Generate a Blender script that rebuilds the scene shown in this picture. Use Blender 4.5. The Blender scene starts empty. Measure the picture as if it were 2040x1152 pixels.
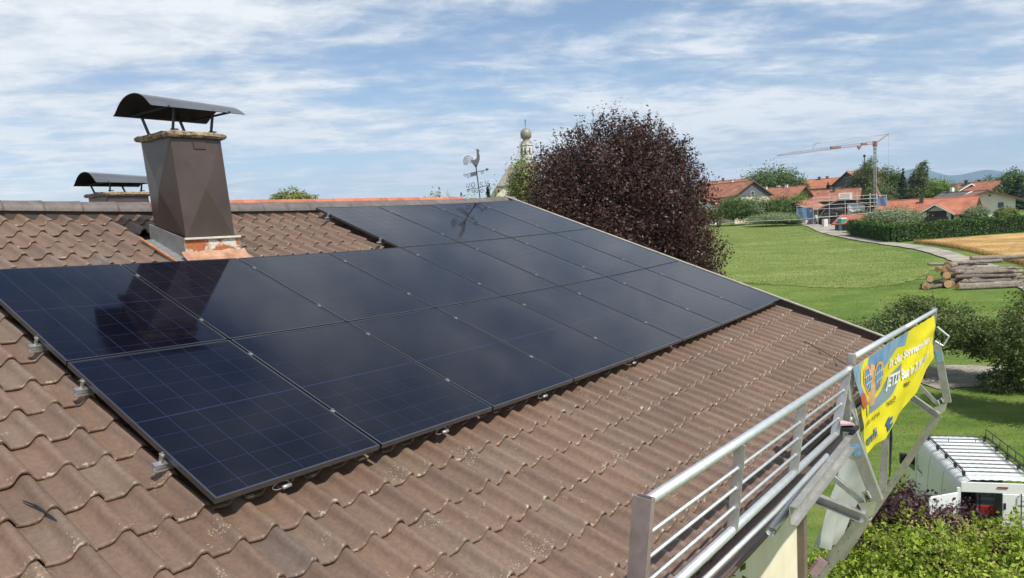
import bpy, math, random
import numpy as np
from mathutils import Vector, Matrix, noise as mnoise

scene = bpy.context.scene
COL = scene.collection
R = math.radians
random.seed(7)
RNG = np.random.default_rng(11)

# ------------------------------------------------------------------ camera
CAM = (-1.9332, -8.3613, 9.5596)
CX = (0.60285, -0.79637, -0.04862)      # camera right
CYD = (-0.10013, -0.01506, -0.99486)    # camera down
CF = (0.79155, 0.60462, -0.08882)       # camera forward
FPX = 1460.05 / 2040.0                  # focal length in picture widths
cam_d = bpy.data.cameras.new('camera')
cam_d.sensor_width = 36.0
cam_d.lens = 36.0 * FPX
cam_d.clip_start = 0.1
cam_d.clip_end = 30000
cam = bpy.data.objects.new('camera', cam_d)
COL.objects.link(cam)
cam.matrix_world = Matrix(((CX[0], -CYD[0], -CF[0], CAM[0]), (CX[1], -CYD[1], -CF[1], CAM[1]),
                           (CX[2], -CYD[2], -CF[2], CAM[2]), (0, 0, 0, 1)))
scene.camera = cam

# ------------------------------------------------------------------ sky and sun
SUN_AZ, SUN_EL = R(-103), R(54)
world = bpy.data.worlds.new('World')
scene.world = world
world.use_nodes = True
wn = world.node_tree
wn.nodes.clear()


def N(nt, typ, **kw):
    n = nt.nodes.new(typ)
    for k, v in kw.items():
        if k.startswith('i_'):
            n.inputs[k[2:].replace('_', ' ')].default_value = v
        else:
            setattr(n, k, v)
    return n


def L(nt, a, b):
    nt.links.new(a, b)


def M(nt, op, a, b=None, c=None, clamp=False):
    n = nt.nodes.new('ShaderNodeMath')
    n.operation = op
    n.use_clamp = clamp
    for i, x in enumerate((a, b, c)):
        if x is None:
            continue
        if isinstance(x, (int, float)):
            n.inputs[i].default_value = x
        else:
            nt.links.new(x, n.inputs[i])
    return n.outputs[0]


def ramp(nt, fac, stops, interp='LINEAR'):
    n = nt.nodes.new('ShaderNodeValToRGB')
    n.color_ramp.interpolation = interp
    e = n.color_ramp.elements
    while len(e) < len(stops):
        e.new(0.5)
    for i, (p, c) in enumerate(stops):
        e[i].position = p
        e[i].color = (c, c, c, 1) if isinstance(c, (int, float)) else (*c, 1)
    nt.links.new(fac, n.inputs[0])
    return n.outputs[0]


def mixc(nt, fac, a, b, blend='MIX'):
    n = nt.nodes.new('ShaderNodeMix')
    n.data_type = 'RGBA'
    n.blend_type = blend
    for s, x in ((n.inputs[0], fac), (n.inputs[6], a), (n.inputs[7], b)):
        if isinstance(x, (int, float)):
            s.default_value = x
        elif isinstance(x, tuple):
            s.default_value = (*x, 1)
        else:
            nt.links.new(x, s)
    return n.outputs[2]


def build_world():
    nt = wn
    out = N(nt, 'ShaderNodeOutputWorld')
    bg = N(nt, 'ShaderNodeBackground')
    bg.inputs['Strength'].default_value = 0.112
    sky = N(nt, 'ShaderNodeTexSky', sky_type='NISHITA')
    sky.sun_disc = False
    sky.sun_elevation = SUN_EL
    sky.sun_rotation = R(90) - SUN_AZ
    sky.altitude = 500
    sky.air_density = 1.0
    sky.dust_density = 0.4
    sky.ozone_density = 1.6
    tc = N(nt, 'ShaderNodeTexCoord')
    sep = N(nt, 'ShaderNodeSeparateXYZ')
    L(nt, tc.outputs['Generated'], sep.inputs[0])
    zc = M(nt, 'ADD', M(nt, 'MAXIMUM', sep.outputs[2], 0.0), 0.11)
    px = M(nt, 'DIVIDE', sep.outputs[0], zc)
    py = M(nt, 'DIVIDE', sep.outputs[1], zc)
    comb = N(nt, 'ShaderNodeCombineXYZ')
    L(nt, px, comb.inputs[0])
    L(nt, py, comb.inputs[1])
    # cloud bands run across the wind, roughly north-west to south-east
    rot = N(nt, 'ShaderNodeVectorRotate', rotation_type='Z_AXIS')
    rot.inputs['Angle'].default_value = R(46)
    L(nt, comb.outputs[0], rot.inputs['Vector'])

    def nz(scale, stretch, detail, rough, off, dist=0.0):
        mp = N(nt, 'ShaderNodeMapping')
        mp.inputs['Scale'].default_value = (scale * stretch[0], scale * stretch[1], 1)
        mp.inputs['Location'].default_value = off
        L(nt, rot.outputs[0], mp.inputs[0])
        n = N(nt, 'ShaderNodeTexNoise')
        n.inputs['Scale'].default_value = 1.0
        n.inputs['Detail'].default_value = detail
        n.inputs['Roughness'].default_value = rough
        n.inputs['Distortion'].default_value = dist
        L(nt, mp.outputs[0], n.inputs['Vector'])
        return n.outputs[0]
    big = nz(0.42, (0.8, 1.0), 2, 0.5, (2.6, 0.4, 0.0), 0.2)
    mid = nz(1.0, (0.7, 1.15), 8, 0.60, (0.7, 6.1, 3.0), 0.5)
    streak = nz(1.7, (0.4, 1.2), 7, 0.60, (4.3, 1.7, 5.0), 0.4)
    fine = nz(4.6, (0.75, 1.1), 8, 0.66, (1.3, 3.7, 8.0), 0.3)
    s = M(nt, 'ADD', M(nt, 'MULTIPLY', big, 0.80), M(nt, 'MULTIPLY', mid, 0.85))
    s = M(nt, 'ADD', s, M(nt, 'MULTIPLY', streak, 0.30))
    s = M(nt, 'ADD', s, M(nt, 'MULTIPLY', fine, 0.40))
    # more veil towards the horizon because the sheet is seen edge-on
    hz = M(nt, 'POWER', M(nt, 'SUBTRACT', 1.0, M(nt, 'MAXIMUM', sep.outputs[2], 0.0)), 6.0)
    s = M(nt, 'ADD', s, M(nt, 'MULTIPLY', hz, 0.13))
    mask = N(nt, 'ShaderNodeMapRange')
    mask.interpolation_type = 'SMOOTHSTEP'
    L(nt, s, mask.inputs[0])
    mask.inputs[1].default_value = 1.02
    mask.inputs[2].default_value = 1.34
    mask.inputs[3].default_value = 0.04
    mask.inputs[4].default_value = 0.95
    thick = ramp(nt, M(nt, 'MULTIPLY', M(nt, 'ADD', mid, fine), 0.5), [(0.40, (4.8, 5.3, 5.9)), (0.56, (7.9, 8.0, 7.95))])
    col = mixc(nt, mask.outputs[0], sky.outputs[0], thick)
    L(nt, col, bg.inputs[0])
    L(nt, bg.outputs[0], out.inputs[0])


build_world()
sun_d = bpy.data.lights.new('sun', 'SUN')
sun_d.energy = 4.8
sun_d.angle = R(0.6)
sun_d.color = (1.0, 0.95, 0.87)
sun = bpy.data.objects.new('sun', sun_d)
COL.objects.link(sun)
sdir = Vector((math.cos(SUN_AZ) * math.cos(SUN_EL), math.sin(SUN_AZ) * math.cos(SUN_EL), math.sin(SUN_EL)))
sun.rotation_euler = sdir.to_track_quat('Z', 'Y').to_euler()
sun.location = (0, 0, 60)
vs = scene.view_settings
vs.view_transform = 'Standard'
vs.look = 'None'
vs.gamma = 1.0
vs.exposure = 0.22
scene.cycles.max_bounces = 6
scene.cycles.transparent_max_bounces = 8
scene.cycles.use_denoising = True

# ------------------------------------------------------------------ materials
MATS = {}


def mat(name, color=(0.5, 0.5, 0.5), rough=0.6, metal=0.0, var=0.0, vscale=5.0, bump=0.0, bscale=60.0, spec=0.5,
        island=0.0, objrand=0.0, coat=0.0, trans=0.0, two=None, coords='Object'):
    """plain procedural material: colour with noise variation, bump, per-island or per-object tint"""
    if name in MATS:
        return MATS[name]
    m = bpy.data.materials.new(name)
    m.use_nodes = True
    nt = m.node_tree
    b = nt.nodes['Principled BSDF']
    b.inputs['Roughness'].default_value = rough
    b.inputs['Metallic'].default_value = metal
    b.inputs['Specular IOR Level'].default_value = spec
    b.inputs['Coat Weight'].default_value = coat
    b.inputs['Coat Roughness'].default_value = 0.05
    tc = N(nt, 'ShaderNodeTexCoord')
    c = None
    if var > 0:
        n = N(nt, 'ShaderNodeTexNoise')
        n.inputs['Scale'].default_value = vscale
        n.inputs['Detail'].default_value = 6
        n.inputs['Roughness'].default_value = 0.65
        L(nt, tc.outputs[coords], n.inputs['Vector'])
        lo = tuple(x * (1 - var) for x in color)
        hi = two if two else tuple(min(1, x * (1 + var)) for x in color)
        c = ramp(nt, n.outputs[0], [(0.3, lo), (0.7, hi)])
    if island > 0 or objrand > 0:
        if island > 0:
            g = N(nt, 'ShaderNodeNewGeometry')
            r_ = g.outputs['Random Per Island']
            amt = island
        else:
            g = N(nt, 'ShaderNodeObjectInfo')
            r_ = g.outputs['Random']
            amt = objrand
        f = ramp(nt, r_, [(0, 1 - amt), (1, 1 + amt)])
        c = mixc(nt, 1.0, c if c is not None else color, f, 'MULTIPLY')
    if c is None:
        b.inputs['Base Color'].default_value = (*color, 1)
    else:
        L(nt, c, b.inputs['Base Color'])
    if bump > 0:
        n = N(nt, 'ShaderNodeTexNoise')
        n.inputs['Scale'].default_value = bscale
        n.inputs['Detail'].default_value = 5
        L(nt, tc.outputs[coords], n.inputs['Vector'])
        bp = N(nt, 'ShaderNodeBump')
        bp.inputs['Strength'].default_value = bump
        bp.inputs['Distance'].default_value = 0.02
        L(nt, n.outputs[0], bp.inputs['Height'])
        L(nt, bp.outputs[0], b.inputs['Normal'])
    if trans > 0:
        t = N(nt, 'ShaderNodeBsdfTranslucent')
        mx = N(nt, 'ShaderNodeMixShader')
        mx.inputs[0].default_value = trans
        if c is None:
            t.inputs[0].default_value = (*color, 1)
        else:
            L(nt, c, t.inputs[0])
        L(nt, b.outputs[0], mx.inputs[1])
        L(nt, t.outputs[0], mx.inputs[2])
        L(nt, mx.outputs[0], nt.nodes['Material Output'].inputs[0])
    MATS[name] = m
    return m


def leafmat(name, c0, c1, trans=0.3, rough=0.55):
    """foliage: colour picked leaf by leaf between two tones"""
    m = bpy.data.materials.new(name)
    m.use_nodes = True
    nt = m.node_tree
    b = nt.nodes['Principled BSDF']
    b.inputs['Roughness'].default_value = rough
    b.inputs['Specular IOR Level'].default_value = 0.3
    g = N(nt, 'ShaderNodeNewGeometry')
    c = ramp(nt, g.outputs['Random Per Island'], [(0, c0), (0.75, c1), (1.0, tuple(x * 1.35 for x in c1))])
    L(nt, c, b.inputs['Base Color'])
    t = N(nt, 'ShaderNodeBsdfTranslucent')
    L(nt, mixc(nt, 1.0, c, (1.0, 1.15, 0.6), 'MULTIPLY'), t.inputs[0])
    mx = N(nt, 'ShaderNodeMixShader')
    mx.inputs[0].default_value = trans
    L(nt, b.outputs[0], mx.inputs[1])
    L(nt, t.outputs[0], mx.inputs[2])
    L(nt, mx.outputs[0], nt.nodes['Material Output'].inputs[0])
    MATS[name] = m
    return m


def tile_material(name, use_attr):
    m = bpy.data.materials.new(name)
    m.use_nodes = True
    nt = m.node_tree
    b = nt.nodes['Principled BSDF']
    b.inputs['Roughness'].default_value = 0.40
    b.inputs['Specular IOR Level'].default_value = 0.45
    if use_attr:
        at = N(nt, 'ShaderNodeAttribute', attribute_name='tint')
        rnd = at.outputs['Fac']
    else:
        oi = N(nt, 'ShaderNodeObjectInfo')
        rnd = oi.outputs['Random']
    geo = N(nt, 'ShaderNodeNewGeometry')
    uv = N(nt, 'ShaderNodeUVMap', uv_map='UVMap')
    sep = N(nt, 'ShaderNodeSeparateXYZ')
    L(nt, uv.outputs[0], sep.inputs[0])

    def nz(scale, detail=5, rough=0.6):
        n = N(nt, 'ShaderNodeTexNoise')
        n.inputs['Scale'].default_value = scale
        n.inputs['Detail'].default_value = detail
        n.inputs['Roughness'].default_value = rough
        L(nt, geo.outputs['Position'], n.inputs['Vector'])
        return n.outputs[0]
    base = ramp(nt, rnd, [(0.0, (0.156, 0.104, 0.077)), (0.35, (0.175, 0.116, 0.084)), (0.7, (0.187, 0.122, 0.087)),
                          (0.95, (0.176, 0.127, 0.095)), (0.985, (0.20, 0.142, 0.098)), (0.993, (0.150, 0.112, 0.090)), (1.0, (0.145, 0.108, 0.088))])
    # soot and dust in broad patches, fine grain
    broad = ramp(nt, nz(0.9, 3), [(0.3, 0.86), (0.7, 1.10)])
    grain = ramp(nt, nz(35, 6, 0.7), [(0.3, 0.80), (0.7, 1.18)])
    c = mixc(nt, 1.0, base, broad, 'MULTIPLY')
    c = mixc(nt, 1.0, c, grain, 'MULTIPLY')
    # run-off streaks along the pan
    mp = N(nt, 'ShaderNodeMapping')
    mp.inputs['Scale'].default_value = (48, 1.3, 1)
    L(nt, uv.outputs[0], mp.inputs[0])
    st = N(nt, 'ShaderNodeTexNoise')
    st.inputs['Scale'].default_value = 1.0
    st.inputs['Detail'].default_value = 3
    L(nt, mp.outputs[0], st.inputs['Vector'])
    c = mixc(nt, 1.0, c, ramp(nt, st.outputs[0], [(0.3, 0.88), (0.7, 1.08)]), 'MULTIPLY')
    # pale lichen: scattered dots everywhere, more along the nose
    vo = N(nt, 'ShaderNodeTexVoronoi')
    vo.inputs['Scale'].default_value = 62
    L(nt, geo.outputs['Position'], vo.inputs['Vector'])
    dots = ramp(nt, vo.outputs['Distance'], [(0.0, 1.0), (0.24, 1.0), (0.34, 0.0)])
    nose = ramp(nt, sep.outputs[1], [(0.0, 0.0), (0.86, 0.02), (0.955, 0.16), (1.0, 0.22)])
    patch = nz(14, 4)
    lic = M(nt, 'GREATER_THAN', M(nt, 'ADD', patch, nose), 0.82)
    sparse = M(nt, 'GREATER_THAN', nz(3.1, 4), 0.61)
    f = M(nt, 'MAXIMUM', M(nt, 'MULTIPLY', lic, 0.65), M(nt, 'MULTIPLY', M(nt, 'MULTIPLY', dots, sparse), 0.55))
    c = mixc(nt, f, c, (0.42, 0.38, 0.29))
    # chipped corners show the orange clay
    chip = M(nt, 'GREATER_THAN', M(nt, 'ADD', nz(7.5, 2), M(nt, 'MULTIPLY', nose, 0.5)), 0.845)
    c = mixc(nt, chip, c, (0.50, 0.17, 0.07))
    L(nt, c, b.inputs['Base Color'])
    bp = N(nt, 'ShaderNodeBump')
    bp.inputs['Strength'].default_value = 0.35
    bp.inputs['Distance'].default_value = 0.006
    L(nt, nz(90, 4), bp.inputs['Height'])
    L(nt, bp.outputs[0], b.inputs['Normal'])
    MATS[name] = m
    return m


# ------------------------------------------------------------------ mesh helpers
class MB:
    """collects shapes; build() links them as one mesh object"""

    def __init__(self):
        self.v = []
        self.f = []

    def add(self, vs_, fs):
        o = len(self.v)
        self.v += [tuple(map(float, p)) for p in vs_]
        self.f += [tuple(i + o for i in f) for f in fs]
        return self

    def box(self, c, s, rot=None):
        hx, hy, hz_ = s[0] / 2, s[1] / 2, s[2] / 2
        pts = [Vector((x * hx, y * hy, z * hz_)) for z in (-1, 1) for y in (-1, 1) for x in (-1, 1)]
        if rot is not None:
            pts = [rot @ p for p in pts]
        return self.add([(p.x + c[0], p.y + c[1], p.z + c[2]) for p in pts],
                        [(0, 2, 3, 1), (4, 5, 7, 6), (0, 1, 5, 4), (2, 6, 7, 3), (0, 4, 6, 2), (1, 3, 7, 5)])

    def beam(self, p0, p1, w, h, up=(0, 0, 1)):
        """rectangular bar from p0 to p1, w across, h along up"""
        a, b = Vector(p0), Vector(p1)
        d = (b - a).normalized()
        u = Vector(up)
        s = d.cross(u)
        if s.length < 1e-5:
            s = d.cross(Vector((1, 0, 0)))
        s.normalize()
        u = s.cross(d).normalized()
        vs_ = []
        for p in (a, b):
            for i, j in ((-1, -1), (1, -1), (1, 1), (-1, 1)):
                vs_.append(p + s * (i * w / 2) + u * (j * h / 2))
        return self.add(vs_, [(3, 2, 1, 0), (4, 5, 6, 7), (0, 1, 5, 4), (1, 2, 6, 5), (2, 3, 7, 6), (3, 0, 4, 7)])

    def tube(self, pts, r, n=8, cap=True, r1=None):
        pts = [Vector(p) for p in pts]
        rr = r if isinstance(r, (list, tuple)) else ([r + ((r1 if r1 is not None else r) - r) * i / (len(pts) - 1) for i in range(len(pts))])
        o = []
        prev = None
        for i, p in enumerate(pts):
            d = (pts[min(i + 1, len(pts) - 1)] - pts[max(i - 1, 0)]).normalized()
            if prev is None:
                ref = Vector((0, 0, 1)) if abs(d.z) < 0.9 else Vector((1, 0, 0))
                s = d.cross(ref).normalized()
            else:
                s = (prev - d * prev.dot(d)).normalized()
            prev = s
            u = s.cross(d)
            for k in range(n):
                a = 2 * math.pi * k / n
                o.append(p + (s * math.cos(a) + u * math.sin(a)) * rr[i])
        fs = []
        for i in range(len(pts) - 1):
            for k in range(n):
                k2 = (k + 1) % n
                fs.append((i * n + k, i * n + k2, (i + 1) * n + k2, (i + 1) * n + k))
        if cap:
            fs.append(tuple(range(n - 1, -1, -1)))
            fs.append(tuple((len(pts) - 1) * n + k for k in range(n)))
        return self.add(o, fs)

    def lathe(self, prof, c, n=16, axis=None):
        """prof: list of (radius, height) about a vertical axis at c"""
        o = []
        for r, z in prof:
            for k in range(n):
                a = 2 * math.pi * k / n
                p = Vector((r * math.cos(a), r * math.sin(a), z))
                if axis is not None:
                    p = axis @ p
                o.append((c[0] + p.x, c[1] + p.y, c[2] + p.z))
        fs = []
        for i in range(len(prof) - 1):
            for k in range(n):
                k2 = (k + 1) % n
                fs.append((i * n + k, i * n + k2, (i + 1) * n + k2, (i + 1) * n + k))
        return self.add(o, fs)

    def prism(self, poly, ext):
        """polygon (3D points) extruded by vector ext"""
        n = len(poly)
        e = Vector(ext)
        a = [Vector(p) for p in poly]
        b = [p + e for p in a]
        fs = [tuple(range(n - 1, -1, -1)), tuple(range(n, 2 * n))]
        for i in range(n):
            j = (i + 1) % n
            fs.append((i, j, n + j, n + i))
        return self.add(a + b, fs)

    def grid(self, pts, nu, nv):
        """pts row-major nu columns x nv rows"""
        fs = [(j * nu + i, j * nu + i + 1, (j + 1) * nu + i + 1, (j + 1) * nu + i) for j in range(nv - 1) for i in range(nu - 1)]
        return self.add(pts, fs)

    def build(self, name, m, parent=None, smooth=False, bevel=0.0):
        return mesh_obj(name, self.v, self.f, m, parent, smooth, bevel)


def base_of(o):
    b = Vector((0, 0, 0))
    while o is not None:
        if o.get('_local'):
            return Vector((0, 0, 0))
        b += o.location
        o = o.parent
    return b


def mesh_obj(name, v, f, m, parent=None, smooth=False, bevel=0.0):
    b = base_of(parent)
    if parent is not None and b.length > 0:
        v = (np.asarray(v, dtype=float) - np.array(b)).tolist()
    me = bpy.data.meshes.new(name)
    me.from_pydata(v if isinstance(v, list) else np.asarray(v).tolist(), [], f if isinstance(f, list) else np.asarray(f).tolist())
    if isinstance(m, (list, tuple)):
        for x in m:
            me.materials.append(x)
    elif m is not None:
        me.materials.append(m)
    if smooth:
        me.polygons.foreach_set('use_smooth', [True] * len(me.polygons))
    o = bpy.data.objects.new(name, me)
    COL.objects.link(o)
    if parent is not None:
        o.parent = parent
    if bevel > 0:
        bv = o.modifiers.new('bevel', 'BEVEL')
        bv.width = bevel
        bv.segments = 2
        bv.limit_method = 'ANGLE'
        bv.angle_limit = R(40)
    return o


def thing(name, label, cat, loc=(0, 0, 0), rotz=0.0, group=None, local=False):
    o = bpy.data.objects.new(name, None)
    o.empty_display_size = 0.2
    COL.objects.link(o)
    o.location = loc
    o.rotation_euler = (0, 0, rotz)
    o['label'] = label
    o['category'] = cat
    if group:
        o['group'] = group
    if local:
        o['_local'] = 1
    return o


def tag(o, label, cat, group=None):
    o['label'] = label
    o['category'] = cat
    if group:
        o['group'] = group
    return o


def struct(o):
    o['kind'] = 'structure'
    return o


# ------------------------------------------------------------------ camera view frame and terrain
FH = np.array([0.79469, 0.60702])       # the long axis of the view across the valley
RH = np.array([0.60702, -0.79469])


def hgt(x, y):
    d = (np.asarray(x, float) - CAM[0]) * FH[0] + (np.asarray(y, float) - CAM[1]) * FH[1]
    t = np.maximum(0, d - 35)
    t = t * t / (t + 8)
    return 8.6 * (1 - np.exp(-t / 85))


def G(d, l, dz=0.0):
    """metres forward and right of the camera to world, on the ground"""
    x = CAM[0] + d * FH[0] + l * RH[0]
    y = CAM[1] + d * FH[1] + l * RH[1]
    return Vector((x, y, float(hgt(x, y)) + dz))


def GXY(d, l):
    return np.stack([CAM[0] + d * FH[0] + l * RH[0], CAM[1] + d * FH[1] + l * RH[1]], -1)


VIEW_H = math.atan2(FH[1], FH[0])
# ------------------------------------------------------------------ ground
def noise2(x, y, s):
    return mnoise.noise(Vector((x * s, y * s, 3.3)))


def ground_material(name, stops, scale, mow=False):
    m = bpy.data.materials.new(name)
    m.use_nodes = True
    nt = m.node_tree
    b = nt.nodes['Principled BSDF']
    b.inputs['Roughness'].default_value = 0.85
    b.inputs['Specular IOR Level'].default_value = 0.15
    geo = N(nt, 'ShaderNodeNewGeometry')

    def nz(sc, det=5, stretch=None):
        n = N(nt, 'ShaderNodeTexNoise')
        n.inputs['Scale'].default_value = sc
        n.inputs['Detail'].default_value = det
        n.inputs['Roughness'].default_value = 0.65
        if stretch:
            vr = N(nt, 'ShaderNodeVectorRotate', rotation_type='Z_AXIS')
            vr.inputs['Angle'].default_value = stretch[0]
            L(nt, geo.outputs['Position'], vr.inputs['Vector'])
            mp = N(nt, 'ShaderNodeMapping')
            mp.inputs['Scale'].default_value = stretch[1]
            L(nt, vr.outputs[0], mp.inputs[0])
            L(nt, mp.outputs[0], n.inputs['Vector'])
        else:
            L(nt, geo.outputs['Position'], n.inputs['Vector'])
        return n.outputs[0]
    a = nz(scale * 0.045, 5)
    a2 = nz(scale * 0.16, 5, (R(40), (0.45, 1.0, 1.0)))
    bb = nz(scale, 6)
    st = nz(scale * 0.35, 4, (R(62), (0.10, 1.0, 1.0)))
    s = M(nt, 'ADD', M(nt, 'MULTIPLY', a, 0.45), M(nt, 'ADD', M(nt, 'MULTIPLY', bb, 0.22), M(nt, 'MULTIPLY', st, 0.38)))
    s = M(nt, 'ADD', M(nt, 'MULTIPLY', M(nt, 'SUBTRACT', M(nt, 'ADD', s, M(nt, 'MULTIPLY', a2, 0.5)), 0.775), 1.9), 0.5)
    c = ramp(nt, s, stops)
    L(nt, c, b.inputs['Base Color'])
    bp = N(nt, 'ShaderNodeBump')
    bp.inputs['Strength'].default_value = 0.9
    bp.inputs['Distance'].default_value = 0.12
    L(nt, nz(scale * 2.2, 6), bp.inputs['Height'])
    L(nt, bp.outputs[0], b.inputs['Normal'])
    MATS[name] = m
    return m


m_lawn = ground_material('lawn_grass', [(0.25, (0.078, 0.132, 0.024)), (0.5, (0.118, 0.182, 0.034)), (0.75, (0.185, 0.225, 0.060))], 3.0)
m_meadow = ground_material('meadow_grass', [(0.25, (0.120, 0.175, 0.040)), (0.5, (0.172, 0.228, 0.058)), (0.75, (0.25, 0.285, 0.098))], 1.6)
m_wheat = ground_material('ripe_wheat', [(0.30, (0.33, 0.195, 0.070)), (0.5, (0.46, 0.29, 0.112)), (0.70, (0.56, 0.38, 0.165))], 1.4)
m_gravel = ground_material('pale_gravel', [(0.30, (0.23, 0.205, 0.165)), (0.5, (0.33, 0.30, 0.25)), (0.70, (0.43, 0.40, 0.34))], 4.0)

# one sheet out to the horizon: fine cells near, coarse far
ds = np.concatenate([np.arange(-120, 0, 10), np.arange(0, 240, 2.5), np.geomspace(240, 12000, 40)])
ls = np.concatenate([-np.geomspace(12000, 170, 30), np.arange(-160, 200, 4.0), np.geomspace(204, 12000, 30)])
gp = [tuple(G(float(d), float(l))) for d in ds for l in ls]
struct(MB().grid(gp, len(ls), len(ds)).build('ground', m_lawn, smooth=True))


def in_poly(P, poly):
    x, y = P[:, 0], P[:, 1]
    ins = np.zeros(len(P), bool)
    n = len(poly)
    for i in range(n):
        x0, y0 = poly[i]
        x1, y1 = poly[(i + 1) % n]
        c = ((y0 > y) != (y1 > y)) & (x < (x1 - x0) * (y - y0) / (y1 - y0 + 1e-12) + x0)
        ins ^= c
    return ins


def smooth_line(pts, k=8):
    """Catmull-Rom through 2D points"""
    pts = [np.array(p, float) for p in pts]
    P = [2 * pts[0] - pts[1]] + pts + [2 * pts[-1] - pts[-2]]
    o = []
    for i in range(1, len(P) - 2):
        for t in np.linspace(0, 1, k, endpoint=False):
            a, b, c, d = P[i - 1], P[i], P[i + 1], P[i + 2]
            o.append(0.5 * ((2 * b) + (-a + c) * t + (2 * a - 5 * b + 4 * c - d) * t * t + (-a + 3 * b - 3 * c + d) * t ** 3))
    o.append(pts[-1])
    return np.array(o)


def strip(name, left, right, m, lift, n=7, jag=0.0):
    """draped band between two (d,l) lines"""
    a, b = smooth_line(left, 12), smooth_line(right, 12)
    k = min(len(a), len(b))
    pts = []
    for i in range(k):
        for j in range(n):
            q = a[i] + (b[i] - a[i]) * j / (n - 1)
            if jag and j in (0, n - 1):
                q = q + jag * (RNG.random(2) - 0.5)
            pts.append(tuple(G(q[0], q[1], lift)))
    o = MB().grid(pts, n, k).build(name, m, smooth=True)
    return struct(o)


# tall meadow between the mown strip and the village
strip('meadow', [(74.5, 18), (73, 22), (69.5, 26), (66.8, 30), (66.5, 34), (70, 39), (76, 44.2)],
      [(200, 60), (190, 61), (165, 61), (150, 58.5), (124, 51.8), (107, 49.6), (90, 48.2)], m_meadow, 0.05, 26, 0.5)
strip('meadow', [(80, 5), (77, 12), (74.5, 18)], [(200, 48), (200, 54), (200, 60)], m_meadow, 0.047, 26, 0.5)
strip('village_road', [(71.0, 46.4), (78, 47.6), (91, 50.6), (106, 50.6), (124, 53), (145, 59), (158, 62.2), (175, 70)],
      [(71.0, 49.0), (78, 50.4), (91, 53.4), (106, 53.2), (124, 56), (145, 62), (158, 66), (175, 75)], m_gravel, 0.12, 4, 0.25)
strip('village_road', [(60, 42.5), (66, 44.8), (71.0, 46.4)], [(60, 45.5), (66, 47.3), (71.0, 49.0)], m_gravel, 0.116, 4, 0.2)
strip('yard', [(124, 56), (138, 59.5), (150, 64)], [(124, 60), (138, 70), (150, 76)], m_gravel, 0.09, 5, 0.3)
# the gravel drive behind the fruit trees
strip('gravel_drive', [(41.3, 21.0), (41.2, 24), (40.6, 27), (39.8, 30), (38, 36)], [(36.8, 21.5), (36.9, 24.5), (36.4, 27), (35.8, 30), (34, 36)], m_gravel, 0.05, 5, 0.25)

# standing wheat: a raised sheet with a real edge
wl = smooth_line([(71.5, 51.6), (78, 52.8), (91, 55.2), (100.0, 55.0)], 10)
wr = smooth_line([(84, 92), (94, 92), (104, 92), (106.5, 88)], 10)
k = len(wl)
wp = []
for i in range(k):
    for j in range(40):
        q = wl[i] + (wr[i] - wl[i]) * j / 39
        e = 0.42 if 0 < i < k - 1 and 0 < j < 39 else 0.0
        wp.append(tuple(G(q[0], q[1], e + 0.08 * noise2(q[0], q[1], 0.9) * (e > 0))))
struct(MB().grid(wp, 40, k).build('wheat_field', m_wheat, smooth=False))


def blades(name, n, pts, h, w, m, lean=0.35):
    """grass blades as single triangles"""
    P = np.asarray(pts)
    n = len(P)
    z = hgt(P[:, 0], P[:, 1])
    a = RNG.random(n) * 2 * np.pi
    hh = h * (0.5 + RNG.random(n))
    le = lean * hh * RNG.random(n)
    b = RNG.random(n) * 2 * np.pi
    v = np.empty((n, 3, 3))
    v[:, 0] = np.stack([P[:, 0] - np.cos(a) * w, P[:, 1] - np.sin(a) * w, z], -1)
    v[:, 1] = np.stack([P[:, 0] + np.cos(a) * w, P[:, 1] + np.sin(a) * w, z], -1)
    v[:, 2] = np.stack([P[:, 0] + np.cos(b) * le, P[:, 1] + np.sin(b) * le, z + hh], -1)
    o = mesh_obj(name, v.reshape(-1, 3).tolist(), np.arange(3 * n).reshape(-1, 3).tolist(), m)
    o['kind'] = 'stuff'
    return o


m_blade = leafmat('grass_blade', (0.10, 0.17, 0.022), (0.19, 0.26, 0.045), 0.35, 0.7)
m_blade2 = leafmat('meadow_blade', (0.14, 0.195, 0.045), (0.235, 0.275, 0.085), 0.4, 0.7)
m_straw = leafmat('wheat_ear', (0.32, 0.20, 0.08), (0.50, 0.34, 0.15), 0.2, 0.7)
dl = np.stack([24 + 44 * RNG.random(90000) ** 1.2, 4 + 34 * RNG.random(90000)], -1)
dl = dl[(dl[:, 1] < dl[:, 0] * 0.80)]
dl = dl[~((dl[:, 0] > 33.8) & (dl[:, 0] < 41.6) & (dl[:, 1] > 20.5))]
o = blades('lawn_grass', 0, GXY(dl[:, 0], dl[:, 1]), 0.055, 0.012, m_blade)
tag(o, 'short mown lawn grass around the house and drive', 'grass')
dl = np.stack([66 + 90 * RNG.random(150000) ** 1.5, 6 + 54 * RNG.random(150000)], -1)
mp_ = np.array([(80, 5), (74.5, 18), (69.5, 26), (66.8, 30), (66.5, 34), (70, 39), (76, 44.2), (90, 48.2), (107, 49.6), (124, 51.8), (150, 58.5), (200, 60), (200, 48)])
ed_ = RNG.normal(size=dl.shape) * 1.6
dl = np.concatenate([dl[in_poly(dl, mp_)], (dl + ed_)[in_poly(dl, mp_)][:40000]])
o = blades('meadow_grass', 0, GXY(dl[:, 0], dl[:, 1]), 0.17, 0.016, m_blade2)
tag(o, 'tall yellow-green meadow grass sloping up to the village', 'grass')
dl = []
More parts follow.
